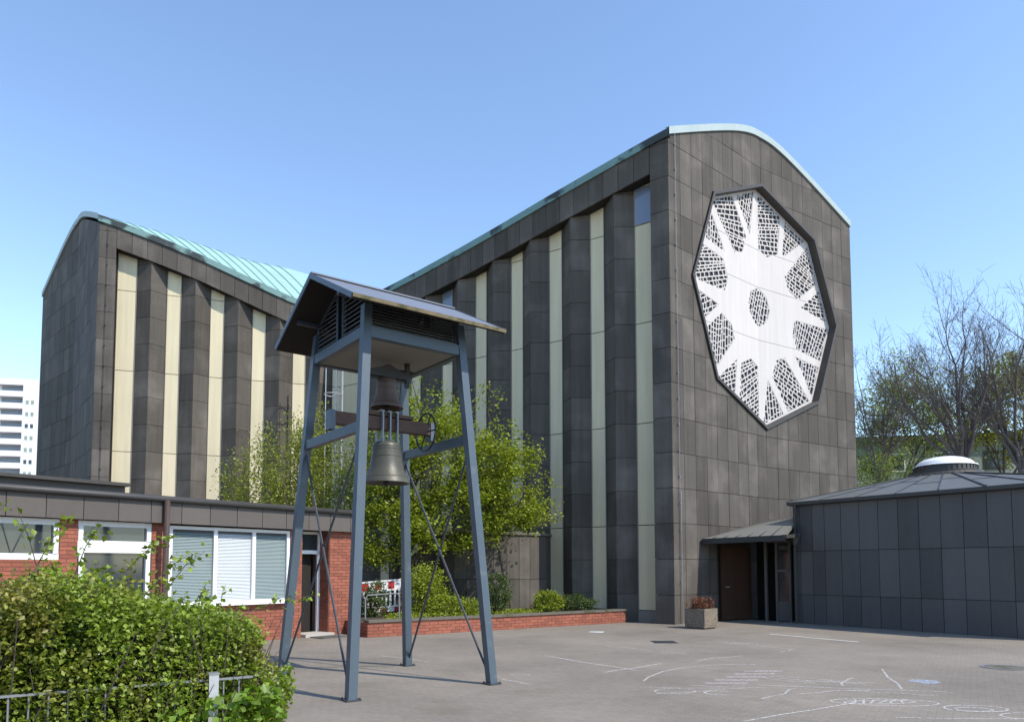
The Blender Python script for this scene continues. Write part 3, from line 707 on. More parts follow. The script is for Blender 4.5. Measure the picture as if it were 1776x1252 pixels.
# windows and doors
def window(name, s0, s1, z0, z1, mull, fw=.09, recess=-.06, blind=None, pm='pane'):
    mb = MB(); F0 = recess
    mb.beam(WB.p(s0 + OF, z0 + fw / 2, F0), WB.p(s1 + OF, z0 + fw / 2, F0), .08, fw); mb.beam(WB.p(s0 + OF, z1 - fw / 2, F0), WB.p(s1 + OF, z1 - fw / 2, F0), .08, fw)
    for s_ in [s0 + fw / 2] + mull + [s1 - fw / 2]: mb.beam(WB.p(s_ + OF, z0 + fw, F0), WB.p(s_ + OF, z1 - fw, F0), .085, fw, WB.n)
    fr = mb.ob(name, 'white', low)
    ed = [s0 + fw] + sum([[m_ - fw / 2, m_ + fw / 2] for m_ in mull], []) + [s1 - fw]
    for k in range(0, len(ed), 2):
        mb = MB(); mb.prism([WB.p(ed[k] + OF, z0 + fw, F0 - .01), WB.p(ed[k + 1] + OF, z0 + fw, F0 - .01), WB.p(ed[k + 1] + OF, z1 - fw, F0 - .01), WB.p(ed[k] + OF, z1 - fw, F0 - .01)], WB.n * -.01)
        if not blind: mb.ob('pane', pm, fr)
        if blind:
            mb = MB(); z = z0 + fw + .01; bm = blind[(k // 2) % len(blind)]
            while z < z1 - fw - .05:
                t = .012 if bm == 'blind' else .006
                mb.add([WB.p(ed[k] + OF, z, F0 - .01), WB.p(ed[k + 1] + OF, z, F0 - .01), WB.p(ed[k + 1] + OF, z + .024, F0 - .028), WB.p(ed[k] + OF, z + .024, F0 - .028)], [(0, 1, 2, 3)]); z += .031
            mb.ob('blind', bm, fr)
            mb = MB(); mb.beam(WB.p(ed[k] + OF, z1 - fw - .03, F0 - .02), WB.p(ed[k + 1] + OF, z1 - fw - .03, F0 - .02), .03, .05); mb.ob('blind_rail', 'gutter', fr)
            mb = MB(); mb.add([WB.p(ed[k] + OF, z0 + fw, F0 - .1), WB.p(ed[k + 1] + OF, z0 + fw, F0 - .1), WB.p(ed[k + 1] + OF, z1 - fw, F0 - .1), WB.p(ed[k] + OF, z1 - fw, F0 - .1)], [(0, 1, 2, 3)]); mb.ob('pane', 'pane', fr)
    return fr
window('window', -1.2, 1.05, 1.78, 2.52, [-.05], .11)
fr = window('window', 3.08, 5.95, .86, 2.5, [4.1, 5.02], .07, blind=['blind', 'blindw', 'blind'])
mb = MB(); mb.beam(WB.p(3.05 + OF, .845, .05), WB.p(5.98 + OF, .845, .05), .18, .04); mb.ob('sill', 'white', fr)
window('transom_window', 1.36, 2.72, 2.05, 2.52, [], .1)
dr_ = window('glazed_door', 1.36, 2.72, .0, 2.05, [], .13)
mb = MB(); mb.tube([WB.p(1.6 + OF, 1.0, .02), WB.p(1.6 + OF, 1.3, .02)], .012, 6); mb.ob('door_handle', 'galv', dr_)
# recessed door on the right
mb = MB(); rz = -.42
for s_ in (6.28 + .03, 7.02 + .02): mb.beam(WB.p(s_ + OF, 0, rz), WB.p(s_ + OF, 2.52, rz), .07, .07, WB.n)
mb.beam(WB.p(6.28 + OF, 2.02, rz), WB.p(7.08 + OF, 2.02, rz), .07, .09); mb.beam(WB.p(6.28 + OF, 2.49, rz), WB.p(7.08 + OF, 2.49, rz), .07, .06)
dd = mb.ob('door', 'white', low)
mb = MB(); mb.prism([WB.p(6.34 + OF, 2.07, rz), WB.p(7.02 + OF, 2.07, rz), WB.p(7.02 + OF, 2.46, rz), WB.p(6.34 + OF, 2.46, rz)], WB.n * -.01); mb.ob('transom_pane', 'pane', dd)
mb = MB(); mb.prism([WB.p(6.36 + OF, .02, rz - .12), WB.p(6.98 + OF, .02, rz - .2), WB.p(6.98 + OF, 1.97, rz - .2), WB.p(6.36 + OF, 1.97, rz - .12)], WB.n * -.05); mb.ob('door_leaf', 'darkin', dd)
mb = MB(); mb.tube([WB.p(6.42 + OF, 1.0, rz - .08), WB.p(6.42 + OF, 1.18, rz - .08)], .012, 6); mb.ob('door_handle', 'galv', dd)
mb = MB(); mb.prism([WB.p(6.27 + OF, .0, .2), WB.p(7.1 + OF, .0, .2), WB.p(7.1 + OF, .0, -.42), WB.p(6.27 + OF, .0, -.42)], Z3 * .07); mb.ob('doorstep', 'grey_render', low)
mb = MB(); mb.prism([WB.p(6.35 + OF, .0, .75), WB.p(7.05 + OF, .0, .75), WB.p(7.05 + OF, .0, .25), WB.p(6.35 + OF, .0, .25)], Z3 * .02)
mb.ob('doormat', 'bitumen', label='dark rectangular mat lying before the open hall door', category='doormat')

# ------------------------------------------------------------------ raised planting bed with brick wall
p0, p1 = Vector((-3.12, 17.2, 0)), Vector((3.75, 21.98, 0)); WP = Wall(p0, p1)
if WP.n.y > 0: WP.n = -WP.n
bed = thing('planting_bed', (0.3, 19.8, 0), 'raised planting bed with low red brick wall and stone coping below the nave', 'planter')
bl = []; brick_wall(0, WP.len, 0, .34, 0, bl)
bl = [b for b in bl if not (b[1] - b[0] < .06)]
place_bricks(bl, WP, 0, math.atan2(WP.u.y, WP.u.x), bed)
mb = MB(); mb.prism([WP.p(.01, 0, -.012), WP.p(WP.len, 0, -.012), WP.p(WP.len, .34, -.012), WP.p(.01, .34, -.012)], WP.n * -.22); mb.ob('wall', 'mortar', bed)
WQ = Wall(p0, p0 - WP.n * 1.6); WQ.n = -WP.u
bl = []; brick_wall(.0, 1.6, 0, .34, 0, bl); mb = MB()
for a_, b_, z0, z1, d in bl: mb.box(WQ.p((a_ + b_) / 2, (z0 + z1) / 2, .01), WQ.u * ((b_ - a_) / 2 - .005), WQ.n * .02, Z3 * ((z1 - z0) / 2 - .005))
mb.ob('return_bricks', 'brick', bed, kind='stuff')
x = -.02
while x < WP.len:
    x1 = min(x + rnd.uniform(.85, 1.1), WP.len + .03); mb = MB(); zj = rnd.uniform(-.004, .004)
    mb.box(WP.p((x + x1) / 2, .37 + zj, -.12), WP.u * ((x1 - x) / 2 - .004), WP.n * .15, Z3 * .028); mb.ob('coping_stone', 'coping', bed); x = x1
mb = MB(); mb.add([WP.p(0.02, .33, -.2), WP.p(WP.len, .33, -.2), WR.p(1.3, .33, .02), WR.p(13, .33, .05), p0 - WP.n * 6 + Z3 * .33], [(0, 1, 2, 3, 4)]); mb.ob('soil', 'soil', bed)

# ------------------------------------------------------------------ bell tower
tc = Vector((-1.717, 10.676, 0)); ta = math.radians(36.5); e1 = Vector((math.cos(ta), math.sin(ta), 0)); e2 = Vector((-math.sin(ta), math.cos(ta), 0))
T = lambda a, b, z: tc + e1 * a + e2 * b + Z3 * z
tw = thing('bell_tower', tc, 'open blue grey steel bell tower with pitched metal roof standing in the forecourt', 'bell tower')
def leg_at(sa, sb, z): k = z / 4.75; return T(sa * (1.07 - .31 * k), sb * (1.21 - .35 * k), z)
def rbeam(mb, p, q, wd, ht=None):   # beam whose section follows the tower axes
    p, q = Vector(p), Vector(q); ht = ht or wd
    o = [e1 * (wd / 2) * i + e2 * (ht / 2) * j for i, j in ((-1, -1), (1, -1), (1, 1), (-1, 1))]
    mb.add([p + v for v in o] + [q + v for v in o], [(3, 2, 1, 0), (4, 5, 6, 7)] + [(i, (i + 1) % 4, (i + 1) % 4 + 4, i + 4) for i in range(4)])
for sa in (-1, 1):
    for sb in (-1, 1):
        mb = MB(); rbeam(mb, leg_at(sa, sb, 0), leg_at(sa, sb, 5.16), .118); lg = mb.ob('leg', 'steel', tw)
        mb = MB(); p = leg_at(sa, sb, .012); mb.box(p, e1 * .1, e2 * .1, Z3 * .008)
        for i_ in (-1, 1):
            for j_ in (-1, 1): mb.lathe([(.011, 0), (.011, .022), (.002, .024)], p + e1 * .08 * i_ + e2 * .08 * j_ + Z3 * .005, 6)
        mb.ob('base_plate', 'steel_dark', lg)
for sa in (-1, 1):
    mb = MB(); mb.beam(leg_at(sa, -1, 3.48), leg_at(sa, 1, 3.48), .09, .13); mb.ob('cross_beam', 'steel', tw)
    for sb in (-1, 1):
        mb = MB(); p, q = leg_at(sa, sb, .06), leg_at(sa, -sb, 3.4); d = e1 * (.012 * sb); mb.tube([p + d, q + d], .017, 6); mb.ob('brace_rod', 'steel_dark', tw)
zb_ = 4.78; k_ = [(sa, sb) for sa in (-1, 1) for sb in (-1, 1)]
for (p, q) in (((-1, -1), (1, -1)), ((-1, 1), (1, 1)), ((-1, -1), (-1, 1)), ((1, -1), (1, 1))):
    mb = MB(); mb.beam(leg_at(*p, zb_), leg_at(*q, zb_), .1, .14); mb.ob('top_beam', 'steel', tw)
mb = MB(); a_, b_ = .75, .85; mb.box(T(0, 0, 4.745), e1 * (a_ - .03), e2 * (b_ - .03), Z3 * .015); mb.ob('soffit', 'soffit', tw)
# roof
RA, RB, RZ, EZ, EB = -1.2, 1.18, 5.75, 5.05, 1.38
for sb in (-1, 1):
    mb = MB(); q = [T(RA, 0, RZ), T(RB, 0, RZ), T(RB, sb * EB, EZ), T(RA, sb * EB, EZ)]
    if sb > 0: q = q[::-1]
    mb.add(q, [(0, 1, 2, 3)] if sb < 0 else [(0, 1, 2, 3)]); q2 = [p - Z3 * .012 for p in q]
    mb = MB(); mb.prism(q, Z3 * -.012); rf = mb.ob('roof_sheet', 'roofgrey', tw)
    mb = MB(); mb.prism([p - Z3 * .013 for p in (T(RA + .02, 0, RZ), T(RB - .02, 0, RZ), T(RB - .02, sb * (EB - .02), EZ), T(RA + .02, sb * (EB - .02), EZ))], Z3 * -.045); mb.ob('roof_board', 'darkin', tw)
    for al in (RA, RB): mb = MB(); mb.beam(T(al, 0, RZ - .03), T(al, sb * EB, EZ - .03), .02, .07); mb.ob('verge_board', 'steel', tw)
    mb = MB(); mb.beam(T(RA, sb * (EB + .01), EZ - .028), T(RB, sb * (EB + .01), EZ - .028), .03, .05); mb.ob('eave_edge', 'moss', tw)
mb = MB(); mb.beam(T(RA, 0, RZ + .01), T(RB, 0, RZ + .01), .08, .02); mb.ob('ridge_cap', 'roofgrey', tw)
for b_ in (.75, -.72): mb = MB(); mb.beam(T(RA + .1, b_, 5.28), T(RA + .6, b_, 5.28), .06, .06); mb.ob('purlin', 'steel_dark', tw)
# louvres long sides
zu = lambda b: RZ - .08 - (RZ - EZ) / EB * abs(b)
for sb in (-1, 1):
    bb = .845 * sb; z = 4.875; ztop = zu(.845)
    mb = MB(); mb.beam(T(-.69, bb, 4.87), T(.69, bb, 4.87), .04, .025)
    for al in (-.69, .69): mb.beam(T(al, bb, 4.86), T(al, bb, ztop), .03, .03)
    lf = mb.ob('louvre_frame', 'steel', tw)
    while z < ztop - .03:
        mb = MB(); q = [T(-.68, bb + .02 * sb, z), T(.68, bb + .02 * sb, z), T(.68, bb - .025 * sb, z + .035), T(-.68, bb - .025 * sb, z + .035)]
        mb.prism(q, Z3 * .004); mb.ob('louvre_slat', 'louvre', lf); z += .042
# gable sides
for sa in (-1, 1):
    al = .745 * sa
    for b0, b1 in ((-.80, -.10), (.10, .80)):
        mb = MB(); za, zb2 = zu(b0), zu(b1)
        mb.beam(T(al, b0, 4.87), T(al, b1, 4.87), .03, .03); mb.beam(T(al, b0, za), T(al, b1, zb2), .03, .03)
        for b_, z_ in ((b0, za), (b1, zb2)): mb.beam(T(al, b_, 4.87), T(al, b_, z_), .03, .03)
        lf = mb.ob('louvre_frame', 'steel', tw); z = 4.9
        while z < max(za, zb2) - .04:
            # slat clipped to the sloping top
            lim = (RZ - .08 - z - .05) / ((RZ - EZ) / EB); c0, c1 = max(b0, -lim), min(b1, lim)
            if c1 - c0 > .05:
                mb = MB(); mb.prism([T(al + .02 * sa, c0, z), T(al + .02 * sa, c1, z), T(al - .025 * sa, c1, z + .05), T(al - .025 * sa, c0, z + .05)], Z3 * .004); mb.ob('louvre_slat', 'louvre', lf)
            z += .066
    mb = MB(); mb.box(T(al - .05 * sa, 0, 5.2), e1 * .004, e2 * .09, Z3 * .36); mb.ob('gable_slot', 'darkin', tw)
mb = MB(); mb.box(T(0, 0, 4.98), e1 * .66, e2 * .76, Z3 * .09); mb.ob('loft_box', 'darkin', tw)
# bells
def bell(name, c, r, h, m, label):
    c = Vector(c); b = thing(name, c, label, 'bell', 'bells hanging in the tower')
    prof = [(1.0, 0), (.985, .035), (.93, .1), (.86, .17), (.775, .27), (.71, .38), (.66, .52), (.625, .68), (.60, .82), (.585, .89), (.54, .94), (.42, .975), (.2, 1.0), (.01, 1.005)]
    inn = [(.97, .0), (.88, .08), (.75, .2), (.62, .4), (.55, .7), (.4, .9), (.01, .93)]
    mb = MB(); mb.lathe([(p * r, z * h) for p, z in prof], c, 40); mb.lathe([(p * r, z * h + .004) for p, z in inn], c, 40); mb.lathe([(r, 0), (.97 * r, .004)], c, 40); mb.ob('bell_body', m, b, smooth=True)
    mb = MB()
    for z in (.14, .62, .80, .86): 
        rr = np.interp(z, [q[1] for q in prof], [q[0] for q in prof]) * r; mb.lathe([(rr - .003, z * h - .006), (rr + .005, z * h), (rr - .003, z * h + .006)], c, 40)
    mb.ob('moulding', m, b)
    mb = MB(); mb.tube([c + Z3 * h * .9, c + Z3 * h * .08], .012, 6); mb.lathe([(.01, -.05), (.04, -.02), (.045, .02), (.02, .06)], c + Z3 * .0, 12); mb.ob('clapper', 'iron', b)
    return b
b1 = bell('bell', T(.02, .02, 4.0), .248, .47, 'bronze2', 'smaller brown bell hanging just under the tower roof')
b2 = bell('bell', T(.03, .03, 2.88), .355, .63, 'bronze', 'larger grey green bell hanging lowest in the steel tower')
# yoke of the lower bell
y0, y1 = T(-.84, .03, 3.76), T(.76, .03, 3.76)
mb = MB(); mb.beam(y0, y1, .14, .18); yk = mb.ob('yoke', 'timber', b2)
mb = MB(); mb.beam(T(-.4, .03, 3.895), T(.45, .03, 3.895), .13, .05); mb.ob('yoke_block', 'timber', b2)
for a_ in (-.86, .78):
    mb = MB(); mb.box(T(a_, .03, 3.72), e1 * .04, e2 * .085, Z3 * .14); mb.ob('yoke_end', 'steel', b2)
for a_ in (-.09, .03, .15):
    mb = MB(); mb.beam(T(a_, -.065, 3.47), T(a_, -.065, 3.93), .02, .06, e2); mb.beam(T(a_, .125, 3.47), T(a_, .125, 3.93), .02, .06, e2); mb.beam(T(a_, -.065, 3.5), T(a_, .125, 3.5), .06, .04); mb.beam(T(a_, -.07, 3.94), T(a_, .13, 3.94), .06, .025); mb.ob('crown_strap', 'galvbar', b2)
mb = MB(); cw_ = T(.70, .03, 3.72); pts = [cw_ + e2 * .29 * math.cos(t) + Z3 * .29 * math.sin(t) for t in np.linspace(0, 2 * math.pi, 33)]; mb.tube(pts, .016, 6, False)
for t in np.linspace(0, math.pi, 4)[:-1]: mb.tube([cw_ + (e2 * math.cos(t) + Z3 * math.sin(t)) * .29, cw_ - (e2 * math.cos(t) + Z3 * math.sin(t)) * .29], .012, 5)
mb.ob('bell_wheel', 'iron', b2)
mb = MB(); mb.prism([T(-.3, .09, 4.46), T(.32, .09, 4.46), T(.32, .09, 4.54), T(.15, .09, 4.60), T(0.02, .09, 4.66), T(-.12, .09, 4.60), T(-.3, .09, 4.54)], e2 * -.14); mb.ob('yoke', 'iron', b1)
mb = MB()
for a_ in (-.34, .36): mb.beam(T(a_, .02, 4.74), T(a_, .02, 4.36), .06, .06, e1)
mb.beam(T(-.34, .02, 4.45), T(.36, .02, 4.45), .03, .04); mb.ob('hanger', 'iron', b1)
mb = MB(); mb.tube([T(.5, .45, 4.73), T(.42, .42, 3.7)], .006, 4); mb.tube([T(.62, .4, 4.73), T(.74, .2, 3.9)], .006, 4); mb.box(T(.55, .43, 4.72), e1 * .12, e2 * .05, Z3 * .015)
mb.ob('ringing_cable', 'iron', tw)

# ------------------------------------------------------------------ ladder with cage on the wing
ld = thing('cage_ladder', WR.p(14.1, 0, .3), 'galvanised cage ladder fixed to the nave wall behind the bell tower', 'ladder')
la, lb2 = Vector((-6.46, 28.0, 0)), Vector((-6.20, 27.86, 0)); lu2 = (lb2 - la)
for p in (la, lb2):
    mb = MB(); mb.beam(p + Z3 * .3, p + Z3 * 11.5, .06, .06, WR.n); mb.ob('rail', 'galv', ld)
for z in np.arange(.6, 11.4, .3):
    mb = MB(); mb.tube([la + Z3 * z, lb2 + Z3 * z], .013, 5); mb.ob('rung', 'galv', ld)
for z in (2.5, 5.0, 7.6, 9.9):
    mb = MB(); mb.tube([lb2 + Z3 * z, lb2 - WR.n * 1.15 + Z3 * z], .02, 5); mb.ob('wall_bracket', 'galv', ld)
mc = (la + lb2) / 2 + WR.n * .30
hp = [mc - WR.u * .32 * math.cos(t) + WR.n * .36 * math.sin(t) for t in np.linspace(math.radians(-25), math.radians(205), 12)]
for z in (3.2, 5.6, 8.3, 10.8):
    mb = MB(); mb.tube([p + Z3 * z for p in [lb2] + hp + [la]], .022, 5); mb.ob('cage_hoop', 'galv', ld)
for k in (9,):
    mb = MB(); mb.tube([hp[k] + Z3 * 3, hp[k] + Z3 * 11], .017, 5); mb.ob('cage_bar', 'galv', ld)

# ------------------------------------------------------------------ washed concrete planter with heather
pc = Vector((5.42, 19.85, 0)); pa = math.radians(41); q1 = Vector((math.cos(pa), math.sin(pa), 0)); q2v = Vector((-math.sin(pa), math.cos(pa), 0))
pl = thing('concrete_planter', pc, 'square washed concrete planter with brown heather beside the entrance', 'planter')
mb = MB(); hw = .31
for sx, a_, b_ in ((1, q1, q2v), (-1, q1, q2v), (1, q2v, q1), (-1, q2v, q1)): mb.box(pc + a_ * sx * (hw - .03) + Z3 * .29, a_ * .03, b_ * (hw if a_ is q1 else hw - .06), Z3 * .25)
mb.box(pc + Z3 * .02, q1 * .26, q2v * .26, Z3 * .02); mb.ob('box', 'aggregate', pl)
mb = MB(); mb.box(pc + Z3 * .48, q1 * .26, q2v * .26, Z3 * .02); mb.ob('soil', 'soil', pl)

# ------------------------------------------------------------------ leaf helper
def leaf_mesh(name, m, cen, size, parent=None, up=.35, asp=.62, fold=.18, **k):
    cen = np.asarray(cen, float); N = len(cen); size = np.broadcast_to(np.asarray(size, float), (N,)) * nr.uniform(.65, 1.3, N)
    nrm = nr.normal(size=(N, 3)); nrm[:, 2] = np.abs(nrm[:, 2]) + up; nrm /= np.linalg.norm(nrm, axis=1)[:, None]
    d = nr.normal(size=(N, 3)); d -= nrm * (d * nrm).sum(1)[:, None]; d /= np.linalg.norm(d, axis=1)[:, None]; b = np.cross(nrm, d)
    s = size[:, None]
    V = np.empty((N, 4, 3)); V[:, 0] = cen - d * s * .5; V[:, 2] = cen + d * s * .5
    mid = cen - d * s * .05; V[:, 1] = mid + b * s * asp * .5 + nrm * s * fold; V[:, 3] = mid - b * s * asp * .5 + nrm * s * fold
    me = bpy.data.meshes.new(name); me.vertices.add(N * 4); me.vertices.foreach_set('co', V.reshape(-1).astype(np.float32))
    idx = (np.arange(N)[:, None] * 4 + np.array([0, 1, 2, 0, 2, 3])[None]).reshape(-1)
    me.loops.add(N * 6); me.loops.foreach_set('vertex_index', idx.astype(np.int32)); me.polygons.add(N * 2); me.polygons.foreach_set('loop_start', (np.arange(N * 2) * 3).astype(np.int32))
    me.update(calc_edges=True); me.materials.append(M[m]); return link(name, me, parent, **k)
def blob_pts(c, r, n, shell=.55):
    d = nr.normal(size=(n, 3)); d /= np.linalg.norm(d, axis=1)[:, None]; rad = (shell + (1 - shell) * nr.uniform(0, 1, n)) ; return np.asarray(c) + d * rad[:, None] * np.asarray(r)
def clump(cens, rs, per, flat=.7):
    cens = np.asarray(cens); k = np.repeat(np.arange(len(cens)), per); off = nr.normal(size=(len(k), 3)) * np.asarray(rs)[k][:, None] * .5; off[:, 2] *= flat; return cens[k] + off
def limb(mb, p, q, r0, r1, wob=.08, n=6, seg=6):
    p, q = Vector(p), Vector(q); L_ = (q - p).length; pts = []; 
    for i in range(seg + 1):
        t = i / seg; o = Vector((rnd.uniform(-1, 1), rnd.uniform(-1, 1), rnd.uniform(-.5, .5))) * wob * L_ * math.sin(math.pi * t) * .6; pts.append(p.lerp(q, t) + o + Z3 * (.1 * L_ * math.sin(math.pi * t)))
    mb.tube(pts, [r0 + (r1 - r0) * i / seg for i in range(seg + 1)], n); return pts

# heather in the planter
cs = [pc + q1 * rnd.uniform(-.25, .25) + q2v * rnd.uniform(-.25, .25) for _ in range(170)]
mb = MB(); pts = []
for c in cs:
    t = c + Vector((rnd.uniform(-.1, .1), rnd.uniform(-.1, .1), 0)) + Z3 * rnd.uniform(.62, .86); mb.tube([c + Z3 * .48, t], .004, 3, False)
    for _ in range(22): pts.append(c.lerp(t, rnd.uniform(.1, 1)) + Vector((rnd.gauss(0, .02), rnd.gauss(0, .02), 0)) + Z3 * .48 * rnd.uniform(.0, .1))
pts = [Vector((p.x, p.y, max(p.z, .5))) for p in pts]
mb.ob('heather_stems', 'heather', pl); leaf_mesh('heather', 'heather', pts, .04, pl)

# ------------------------------------------------------------------ trees by the nave
def crown_tree(name, base, blobs, label, leafm, n_cl, per, lsz, trunk_r, cr=.42, fork=1.4, flat=.65, shell=.5, bark='bark', extra=None, group=None):
    t = thing(name, base, label, 'tree', group); base = Vector(base); mb = MB(); cens = []
    tot = sum(b[1][0] * b[1][1] + b[1][2] ** 2 for b in blobs)
    for c, r in blobs: cens.append(blob_pts(c, r, max(4, int(n_cl * (r[0] * r[1] + r[2] ** 2) / tot)), shell))
    cens = np.vstack(cens); fk = base + Vector((.1, 0, fork)); limb(mb, base - Z3 * .1, fk, trunk_r, trunk_r * .75, .05, 8)
    for c, r in blobs:
        m_ = limb(mb, fk - Z3 * rnd.uniform(0, .4), Vector(c) - Z3 * .2 * r[2], trunk_r * .5, trunk_r * .2, .08, 6)
        for q in blob_pts(c, [v * .8 for v in r], 12, .7): limb(mb, m_[rnd.randint(3, 6)], q, trunk_r * .18, .006, .1, 4, 4)
    mb.ob('trunk', bark, t, smooth=True)
    nz_ = np.sin(2.3 * cens[:, 0] + 1.1) * np.sin(2.7 * cens[:, 2]) + .7 * np.sin(4.1 * cens[:, 0] - 3.3 * cens[:, 2] + cens[:, 1]); cens = cens[nz_ > -.55]
    spg = np.vstack([blob_pts(c, [v * 1.25 for v in r], max(3, n_cl // 22), .85) for c, r in blobs])
    rs = nr.uniform(.5, 1.6, len(cens)) * cr; P_ = np.vstack([clump(cens, rs, per, flat), clump(spg, nr.uniform(.4, .8, len(spg)) * cr, max(8, per // 5), 1.0)])
    if extra is not None: P_ = np.vstack([P_, extra])
    leaf_mesh('crown', leafm, P_, lsz, t, up=.6); return t
crown_tree('broadleaf_tree', (-3.05, 21.6, .3), [((-1.9, 21.4, 4.6), (1.9, 1.3, 1.9)), ((-.2, 21.3, 4.2), (1.35, 1.1, 1.5)), ((-3.1, 21.2, 3.9), (1.2, 1.1, 1.3)), ((-2.4, 21.5, 5.9), (1.3, 1.0, 1.0)), ((.5, 21.2, 3.6), (.8, .8, .8)), ((-1.6, 20.9, 2.9), (1.6, .9, .9)), ((-3.2, 21.0, 2.3), (.8, .6, .6))],
           'dense bright green broadleaf tree in the planting bed behind the bell tower', 'leaf_tree', 520, 100, .1, .16)
# thin wispy branches reaching right
sp = thing('tree_sapling', (.3, 22.0, .33), 'slender sapling with sparse leafy side shoots before the nave strips', 'tree'); mb = MB(); pts = []
for a_, b_ in (((-.6, 21.6, 3.2), (1.55, 21.6, 4.35)), ((-.6, 21.6, 3.6), (.9, 21.8, 5.1)), ((-.8, 21.6, 4.2), (-.05, 21.4, 7.0)), ((-1.2, 21.6, 5.0), (-.5, 21.6, 7.2)), ((-.4, 21.6, 2.8), (1.75, 21.5, 3.1))):
    ps = limb(mb, a_, b_, .02, .005, .1, 4, 6)
    for _ in range(70):
        p = ps[rnd.randint(2, 5)].lerp(ps[6], rnd.random()); pts.append(p + Vector((rnd.gauss(0, .13), rnd.gauss(0, .13), rnd.gauss(-.03, .12))))
limb(mb, (.3, 22.0, .3), (-.6, 21.6, 3.3), .05, .025, .05, 6); mb.ob('stem', 'bark', sp); leaf_mesh('foliage', 'leaf_willow', pts, .1, sp)
# airy young-leaved shrub behind the hall
wl = thing('young_birch', (-7.0, 22.6, 0), 'airy yellow green young birch clump rising behind the brick hall', 'tree'); mb = MB(); pts = []
for i in range(44):
    bx, by = rnd.uniform(-8.6, -4.5), rnd.uniform(21.8, 24.2)
    hmax = 6.9 - 1.9 * abs((bx + 5.7) / 2.9) if bx < -5.7 else 6.9 - .9 * (bx + 5.7)
    h_ = hmax * rnd.uniform(.72, 1.05); tp_ = Vector((bx + rnd.uniform(-.5, .5), by, h_)); ps = limb(mb, (bx * .8 - 1.3, by, 0), tp_, .022, .004, .05, 4, 7)
    for _ in range(620):
        f_ = rnd.uniform(.25, 1); k_i = f_ * 7; a_ = ps[int(min(k_i, 6))]; b_ = ps[int(min(k_i, 6)) + 1]; p = a_.lerp(b_, k_i - int(min(k_i, 6)))
        s_ = .14 + .34 * (1.02 - f_); pts.append(p + Vector((rnd.gauss(0, s_), rnd.gauss(0, s_), rnd.gauss(0, .18))))
mb.ob('stem', 'bark', wl); leaf_mesh('foliage', 'leaf_willow', pts, .08, wl, up=.4)

# shrubs and ground plants in the bed
def shrub(name, c, r, n, lsz, m, label, cat='shrub', group=None):
    t = thing(name, (c[0], c[1], .33), label, cat, group); P_ = clump(blob_pts(c, r, max(20, n // 40), .55), nr.uniform(.1, .16, max(20, n // 40)) * max(r) * 2, 40)
    P_ = P_[P_[:, 2] > .3]; leaf_mesh('foliage', m, P_, lsz, t); mb = MB()
    for q in blob_pts(c, [v * .7 for v in r], 10, .5): limb(mb, (c[0] + rnd.uniform(-.05, .05), c[1], .3), q, .012, .004, .05, 4, 3)
    mb.ob('stem', 'bark', t); return t
shrub('boxwood_shrub', (-.18, 20.35, .95), (.44, .42, .56), 5200, .05, 'leaf_box', 'tall rounded dark boxwood shrub standing in front of the drum')
shrub('boxwood_shrub', (1.35, 21.2, .62), (.48, .4, .36), 3800, .055, 'leaf_tree', 'low fresh green shrub at the right end of the planting bed')
shrub('boxwood_shrub', (2.2, 21.75, .55), (.62, .36, .28), 3600, .05, 'leaf_box', 'wide low olive shrub next to the fresh green one')
shrub('ivy_shrub', (-2.05, 20.0, .9), (.55, .5, .85), 4200, .07, 'leaf_tree', 'upright ivy like bush growing at the tree foot')
shrub('ivy_shrub', (-1.3, 19.6, .55), (.75, .4, .3), 3600, .06, 'leaf_tree', 'low spreading green bush behind the brick coping')
shrub('dark_shrub', (-3.4, 19.6, .75), (.35, .4, .6), 2200, .06, 'leaf_box', 'dark small shrub between hall corner and striped barrier')
pts = np.column_stack([nr.uniform(-2.9, 1.2, 3000), np.zeros(3000), nr.uniform(.34, .46, 3000)]); pts[:, 1] = 17.45 + (pts[:, 0] + 3.1) * .695 + nr.uniform(.1, 1.6, 3000)
leaf_mesh('ground_cover', 'leaf_tree', pts, .06, None, kind='stuff', label='low green ground cover plants in the bed', category='ground cover')

# striped barrier and hoop rail
bar = thing('striped_barrier', (-3.2, 20.4, .3), 'red and white plastic construction barrier leaning behind the bed wall', 'barrier')
WBR = Wall((-3.85, 20.1, 0), (-2.80, 20.45, 0)); WBR.n = Vector((WBR.u.y, -WBR.u.x, 0))
def bq(s0, s1, z0, z1, d, m, name, par=bar):
    mb = MB(); sk_ = .08; mb.prism([WBR.p(s0, z0 + s0 * sk_, d), WBR.p(s1, z0 + s1 * sk_, d), WBR.p(s1, z1 + s1 * sk_, d), WBR.p(s0, z1 + s0 * sk_, d)], WBR.n * -.03); return mb.ob(name, m, par)
for k in range(6): bq(.0 + k * .18, .18 + k * .18, .98, 1.2, 0, 'red' if k % 2 == 0 else 'white', 'top_board')
for k in range(6): bq(.0 + k * .18, .18 + k * .18, .36, .48, 0, 'red' if k % 2 == 1 else 'white', 'bottom_board')
for z in (1.2, .94, .48): bq(0, 1.08, z, z + .045, .012, 'white', 'rail')
for k in range(9): bq(.03 + k * .123, .08 + k * .123, .5, .95, .005, 'white', 'slat')
hr = thing('hoop_rail', (-2.9, 18.6, .3), 'thin grey steel hoop rail standing in front of the striped barrier', 'railing'); mb = MB()
h0, h1 = Vector((-3.35, 17.95, .38)), Vector((-2.55, 18.2, .38)); mb.tube([h0, h0 + Z3 * .5, h0 + Vector((.05, .02, .58)), h1 + Vector((-.05, -.02, .62)), h1 + Z3 * .55, h1], .018, 6); mb.ob('tube', 'galvbar', hr)

